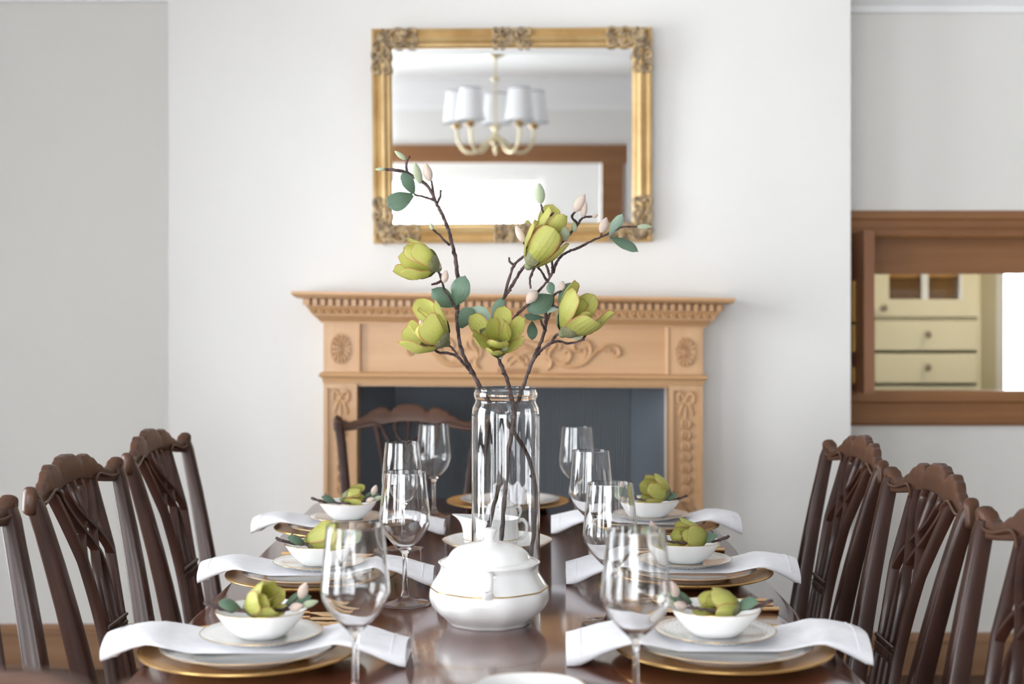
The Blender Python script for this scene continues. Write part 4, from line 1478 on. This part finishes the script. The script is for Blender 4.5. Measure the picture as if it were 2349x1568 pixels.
def branch(label, main, twigs, leaves, buds, flowers, seed):
    root = empty('magnolia_branch', VC, label=label, cat='branch', group='magnolia branches in the vase')
    knobbly(MB(), [Q(*p) for p in main], .0045, .0031, seed).build('stem', M['bark'], root)
    for i, t in enumerate(twigs):
        knobbly(MB(), [Q(*p) for p in t], .0031 if len(t) > 4 else .0027, .0020, seed + 10 + i, jit=.0006).build('twig', M['bark'], root)
    for (b_, t_, kind, wx, nrm) in leaves:
        b_, t_ = Q(*b_), Q(*t_)
        put(LEAF[kind], 'leaf', root, b_, t_ - b_, nrm, (t_ - b_).length, wx)
    for (b_, t_, key, fat) in buds:
        bud(root, Q(*b_), Q(*t_), key, fat)
    for k, (b_, ax, L_, op, sd2, ou, inn, roll) in enumerate(flowers):
        flower(root, Q(*b_), ax, L_, op, sd2, ou, inn, 3, roll)
    return root


G, P_ = 'bud_green', 'bud'
branch('tall dark magnolia branch leaning to the left out of the vase',
       [(1208, 1318, -.01), (1219, 1265, .0), (1228, 1190, .0), (1229, 1120, .0), (1212, 1050, .0), (1185, 1000, .0), (1150, 950, -.0), (1120, 915, -.0), (1100, 886, -.0), (1084, 853, -.01), (1062, 812, -.02), (1051, 764, -.02), (1049, 712, -.02), (1053, 671, -.01), (1050, 634, -.01), (1045, 594, 0), (1036, 557, 0), (1029, 527, .01), (1019, 501, .01), (1008, 479, .01), (997, 457, .02), (988, 438, .02), (973, 420, .02), (951, 407, .02), (934, 396, .02), (907, 390, .01), (884, 388, .01)],
       [[(934, 396, .02), (932, 375, .02), (940, 357, .02)], [(997, 455, .02), (992, 430, .02), (990, 414, .015)], [(1004, 464, .02), (1010, 450, .015), (1011, 436, .015)],
        [(998, 459, .02), (975, 452, .015), (951, 446, .01)], [(1032, 562, .01), (1018, 550, .0), (1007, 538, .0), (992, 525, -.01)],
        [(1048, 705, -.02), (1042, 702, -.03), (1020, 665, -.04), (1012, 640, -.05), (1003, 614, -.05)], [(1012, 645, -.05), (1000, 650, -.055), (990, 652, -.06)],
        [(1078, 849, -.01), (1062, 832, -.03), (1047, 816, -.04), (1028, 810, -.05), (1006, 808, -.06), (992, 795, -.07), (984, 780, -.07), (981, 770, -.075)], [(1050, 818, -.04), (1040, 801, -.05), (1023, 787, -.06)]],
       [((951, 446, .01), (924, 393, .0), 0, 1.0, (.5, -1, .1)), ((947, 446, .01), (890, 470, -.01), 1, .9, (0, -1, .4)), ((1042, 703, -.03), (992, 662, -.05), 0, 1.25, (.2, -1, .3)),
        ((1045, 701, -.03), (1064, 632, -.05), 0, 1.25, (-.3, -1, .2)), ((1057, 752, -.02), (1080, 706, -.04), 1, .8, (.3, -1, .1))],
       [((884, 388, .01), (860, 388, .01), G, 1.0), ((931, 366, .02), (905, 346, .02), G, 1.0), ((986, 416, .015), (976, 373, .01), P_, 1.25), ((964, 422, .02), (951, 371, .01), G, 1.0),
        ((993, 527, -.01), (987, 511, -.01), G, 1.4), ((1018, 648, -.05), (1024, 619, -.06), P_, 1.4), ((1010, 618, -.05), (1002, 596, -.06), P_, 1.2), ((981, 771, -.075), (963, 733, -.085), P_, 1.15),
        ((1000, 802, -.06), (977, 801, -.065), G, 1.1)],
       [((1002, 614, -.05), (-.84, -.35, .36), .086, .52, 21, 5, 2, .4), ((1021, 784, -.06), (-.72, -.42, .56), .096, .56, 5, 5, 3, .2)], 100)
branch('dark magnolia branch in the middle with an open green flower facing forward',
       [(1144, 1318, .0), (1148, 1270, .0), (1152, 1215, .0), (1159, 1120, .0), (1166, 1040, -.0), (1176, 985, -.015), (1180, 945, -.02), (1172, 905, -.02), (1167, 884, -.02), (1158, 856, -.03), (1147, 831, -.04), (1138, 806, -.05), (1135, 770, -.03), (1138, 735, -.01), (1142, 712, .0), (1156, 684, .0), (1168, 665, .0), (1184, 639, .0), (1197, 617, -.01), (1210, 604, -.02)],
       [[(1157, 680, .0), (1166, 645, .0), (1178, 610, .0), (1197, 591, .0), (1210, 579, -.01), (1225, 562, -.01)], [(1178, 608, .0), (1169, 600, .0), (1168, 590, .0)], [(1207, 570, -.01), (1204, 560, -.015), (1200, 552, -.02)],
        [(1136, 770, -.03), (1173, 735, -.02), (1190, 717, -.01), (1213, 696, .0), (1238, 664, .01), (1258, 642, .01), (1267, 620, .01), (1264, 585, .01), (1251, 553, .0), (1243, 527, .0), (1248, 496, .0), (1240, 468, .0)],
        [(1264, 584, .01), (1283, 563, .0), (1296, 550, .0)], [(1248, 496, 0), (1262, 494, -.01), (1270, 487, -.01)], [(1255, 645, .01), (1240, 620, .0), (1228, 607, -.01)], [(1226, 612, -.01), (1216, 640, -.01), (1217, 662, -.01)],
        [(1262, 635, .01), (1254, 610, .02), (1242, 580, .02)], [(1268, 625, .01), (1278, 600, .02), (1290, 585, .03), (1310, 574, .03), (1325, 569, .03), (1356, 553, .03), (1385, 540, .03), (1411, 527, .03), (1430, 520, .03), (1462, 520, .03)],
        [(1296, 550, .0), (1312, 530, .01), (1325, 515, .01), (1337, 499, .01), (1358, 496, .01)], [(1325, 513, .01), (1312, 497, .01), (1321, 484, .01)], [(1378, 543, .03), (1381, 534, .03)]],
       [((1127, 740, -.02), (1084, 702, -.02), 2, 1.1, (.1, -1, .3)), ((1128, 730, -.01), (1153, 678, .0), 0, 1.0, (-.8, -1, .1)), ((1398, 540, .03), (1430, 491, .02), 2, .95, (.7, -1, .0)), ((1401, 543, .03), (1466, 573, .01), 0, .95, (.1, -.7, .8))],
       [((1202, 555, -.02), (1183, 517, -.02), P_, 1.2), ((1150, 822, -.055), (1145, 808, -.065), P_, 1.6), ((1155, 810, -.07), (1163, 780, -.085), G, 1.1), ((1240, 467, .0), (1236, 419, .0), G, 1.35),
        ((1296, 552, -.01), (1292, 516, -.02), G, 1.9), ((1216, 610, -.03), (1226, 578, -.035), 'bud_green', 1.7), ((1225, 590, -.04), (1233, 552, -.05), G, .9),
        ((1231, 667, .0), (1208, 696, -.01), P_, 1.7), ((1379, 534, .03), (1392, 498, .03), P_, 1.45), ((1462, 520, .03), (1497, 520, .03), G, 1.0), ((1318, 486, .01), (1342, 445, .01), P_, 1.3), ((1316, 478, .015), (1341, 446, .015), G, 1.3),
        ((1337, 499, .01), (1343, 459, .01), P_, 1.0), ((1358, 497, .01), (1372, 492, .01), P_, 1.7), ((1318, 532, .0), (1316, 508, .0), G, 1.5)],
       [((1142, 788, -.055), (.06, -.84, .54), .080, .80, 9, 6, 3, .5), ((1214, 608, -.03), (.52, -.30, .76), .092, .26, 33, 4, 2, .1), ((1246, 552, .0), (.42, -.25, .80), .072, .30, 14, 4, 1, .6)], 200)
branch('dark magnolia branch leaning to the right out of the vase',
       [(1098, 1312, .0), (1112, 1245, .0), (1124, 1195, .0), (1140, 1130, .0), (1156, 1065, .02), (1170, 1010, .03), (1176, 970, .03), (1186, 925, .03), (1200, 888, .03), (1210, 859, .03), (1223, 824, .03), (1239, 789, .03), (1251, 751, .02), (1252, 728, .02), (1250, 706, .02), (1253, 690, .02)],
       [[(1253, 740, .02), (1262, 718, .02), (1268, 700, .02), (1270, 677, .02)], [(1268, 698, .02), (1276, 704, .01), (1283, 705, .01)], [(1270, 677, .02), (1277, 672, .01), (1287, 667, .01)], [(1249, 755, .02), (1243, 740, .01), (1240, 732, .01)],
        [(1225, 822, .03), (1240, 805, .02), (1254, 792, .01), (1268, 785, .0), (1283, 782, .0), (1300, 787, -.01), (1315, 786, -.01), (1328, 782, -.02), (1341, 778, -.02)], [(1266, 785, .0), (1274, 770, -.01), (1286, 764, -.02), (1298, 768, -.02), (1309, 771, -.02)],
        [(1335, 780, -.02), (1344, 768, -.02), (1352, 758, -.02)]],
       [((1280, 690, .01), (1324, 649, .02), 0, 1.1, (.3, -1, .3)), ((1270, 677, .02), (1211, 712, -.01), 0, 1.25, (.2, -1, .5)), ((1247, 727, .01), (1203, 724, -.01), 1, .7, (0, -.7, .9)), ((1221, 736, .01), (1222, 780, .0), 0, 1.1, (.4, -1, .2)),
        ((1282, 705, .01), (1250, 712, .02), 2, 1.1, (0, -.8, .8)), ((1268, 676, .02), (1258, 645, .03), 0, 1.2, (-.5, -1, .1))],
       [((1288, 666, .01), (1291, 644, .01), P_, 1.9), ((1308, 771, -.02), (1336, 775, -.03), G, 1.0), ((1352, 758, -.02), (1379, 733, -.02), G, 1.1)],
       [((1293, 762, -.02), (.56, -.42, .70), .100, .46, 41, 5, 2, .9)], 300)

# ------------------------------------------------------------------ sprigs lying in the bowls
def sprig(nm, x, y, sd, seed, fl, flip=1):
    """short magnolia sprig across a bowl; local +x points to the table centre for left guests"""
    root = empty('magnolia_sprig', (x, y, Z_BO + .0370), label='short magnolia sprig with green flower lying in the bowl of the %s setting' % nm, cat='sprig', group='magnolia sprigs in the bowls')
    rr = random.Random(seed)
    s = flip
    st = [(-.088 * s, .004, .012), (-.06 * s, -.01, .006), (-.03 * s, -.018, .004), (.0, -.02, .003), (.03 * s, -.016, .005), (.06 * s, -.01, .008), (.075 * s, -.004, .012)]
    knobbly(MB(), st, .0034, .0018, seed, jit=.001).build('stem', M['bark'], root)
    knobbly(MB(), [(-.05 * s, -.012, .006), (-.056 * s, -.012, .016), (-.052 * s, -.01, .026)], .0018, .0012, seed + 1).build('twig', M['bark'], root)
    knobbly(MB(), [(.035 * s, -.014, .006), (.05 * s, .0, .016), (.062 * s, .006, .026)], .0018, .0012, seed + 2).build('twig', M['bark'], root)
    b_, ax, L_, op, ou, inn = fl
    flower(root, Vector(b_), ax, L_ * 1.12, op, seed, ou, inn, 2, rr.uniform(0, 6))
    put(LEAF[0], 'leaf', root, Vector((-.028 * s, -.012, .006)), (-.7 * s, -.3, .34), (0, -.6, .8), .038, 1.2)
    put(LEAF[0], 'leaf', root, Vector((.035 * s, .0, .010)), (.9 * s, .1, .30), (0, -.8, .5), .042, 1.1)
    put(PET[1], 'fallen_petal', root, Vector((-.005 * s, .01, .0)), (.75 * s, -.5, -.16), (0, -.3, 1), .048, 1.1)
    bud(root, (.058 * s, .004, .018), (.068 * s, .0, .044), 'bud', 1.5)
    bud(root, (.045 * s, -.012, .006), (.066 * s, -.022, .014), 'bud', 1.5)
    bud(root, (.062 * s, -.012, .010), (.088 * s, -.012, .018), 'bud_green', 1.1)
    return root


fls = [((-.022, -.004, .006), (.80, -.3, .34), .056, .46, 6, 3), ((-.028, -.006, .008), (.95, -.15, .14), .062, .30, 5, 2), ((-.014, .0, .010), (.92, -.1, .22), .052, .34, 4, 2),
       ((.038, -.004, .006), (-.92, -.2, .10), .054, .40, 6, 3), ((.046, .0, .008), (-.92, -.2, .14), .064, .36, 6, 3), ((.046, .0, .014), (-.84, -.25, .32), .066, .42, 6, 3)]
for i, (nm, x, y, sd, bo) in enumerate(settings):
    sprig(nm, x + bo, y, sd, 500 + i * 17, fls[i], 1 if sd < 0 else -1)
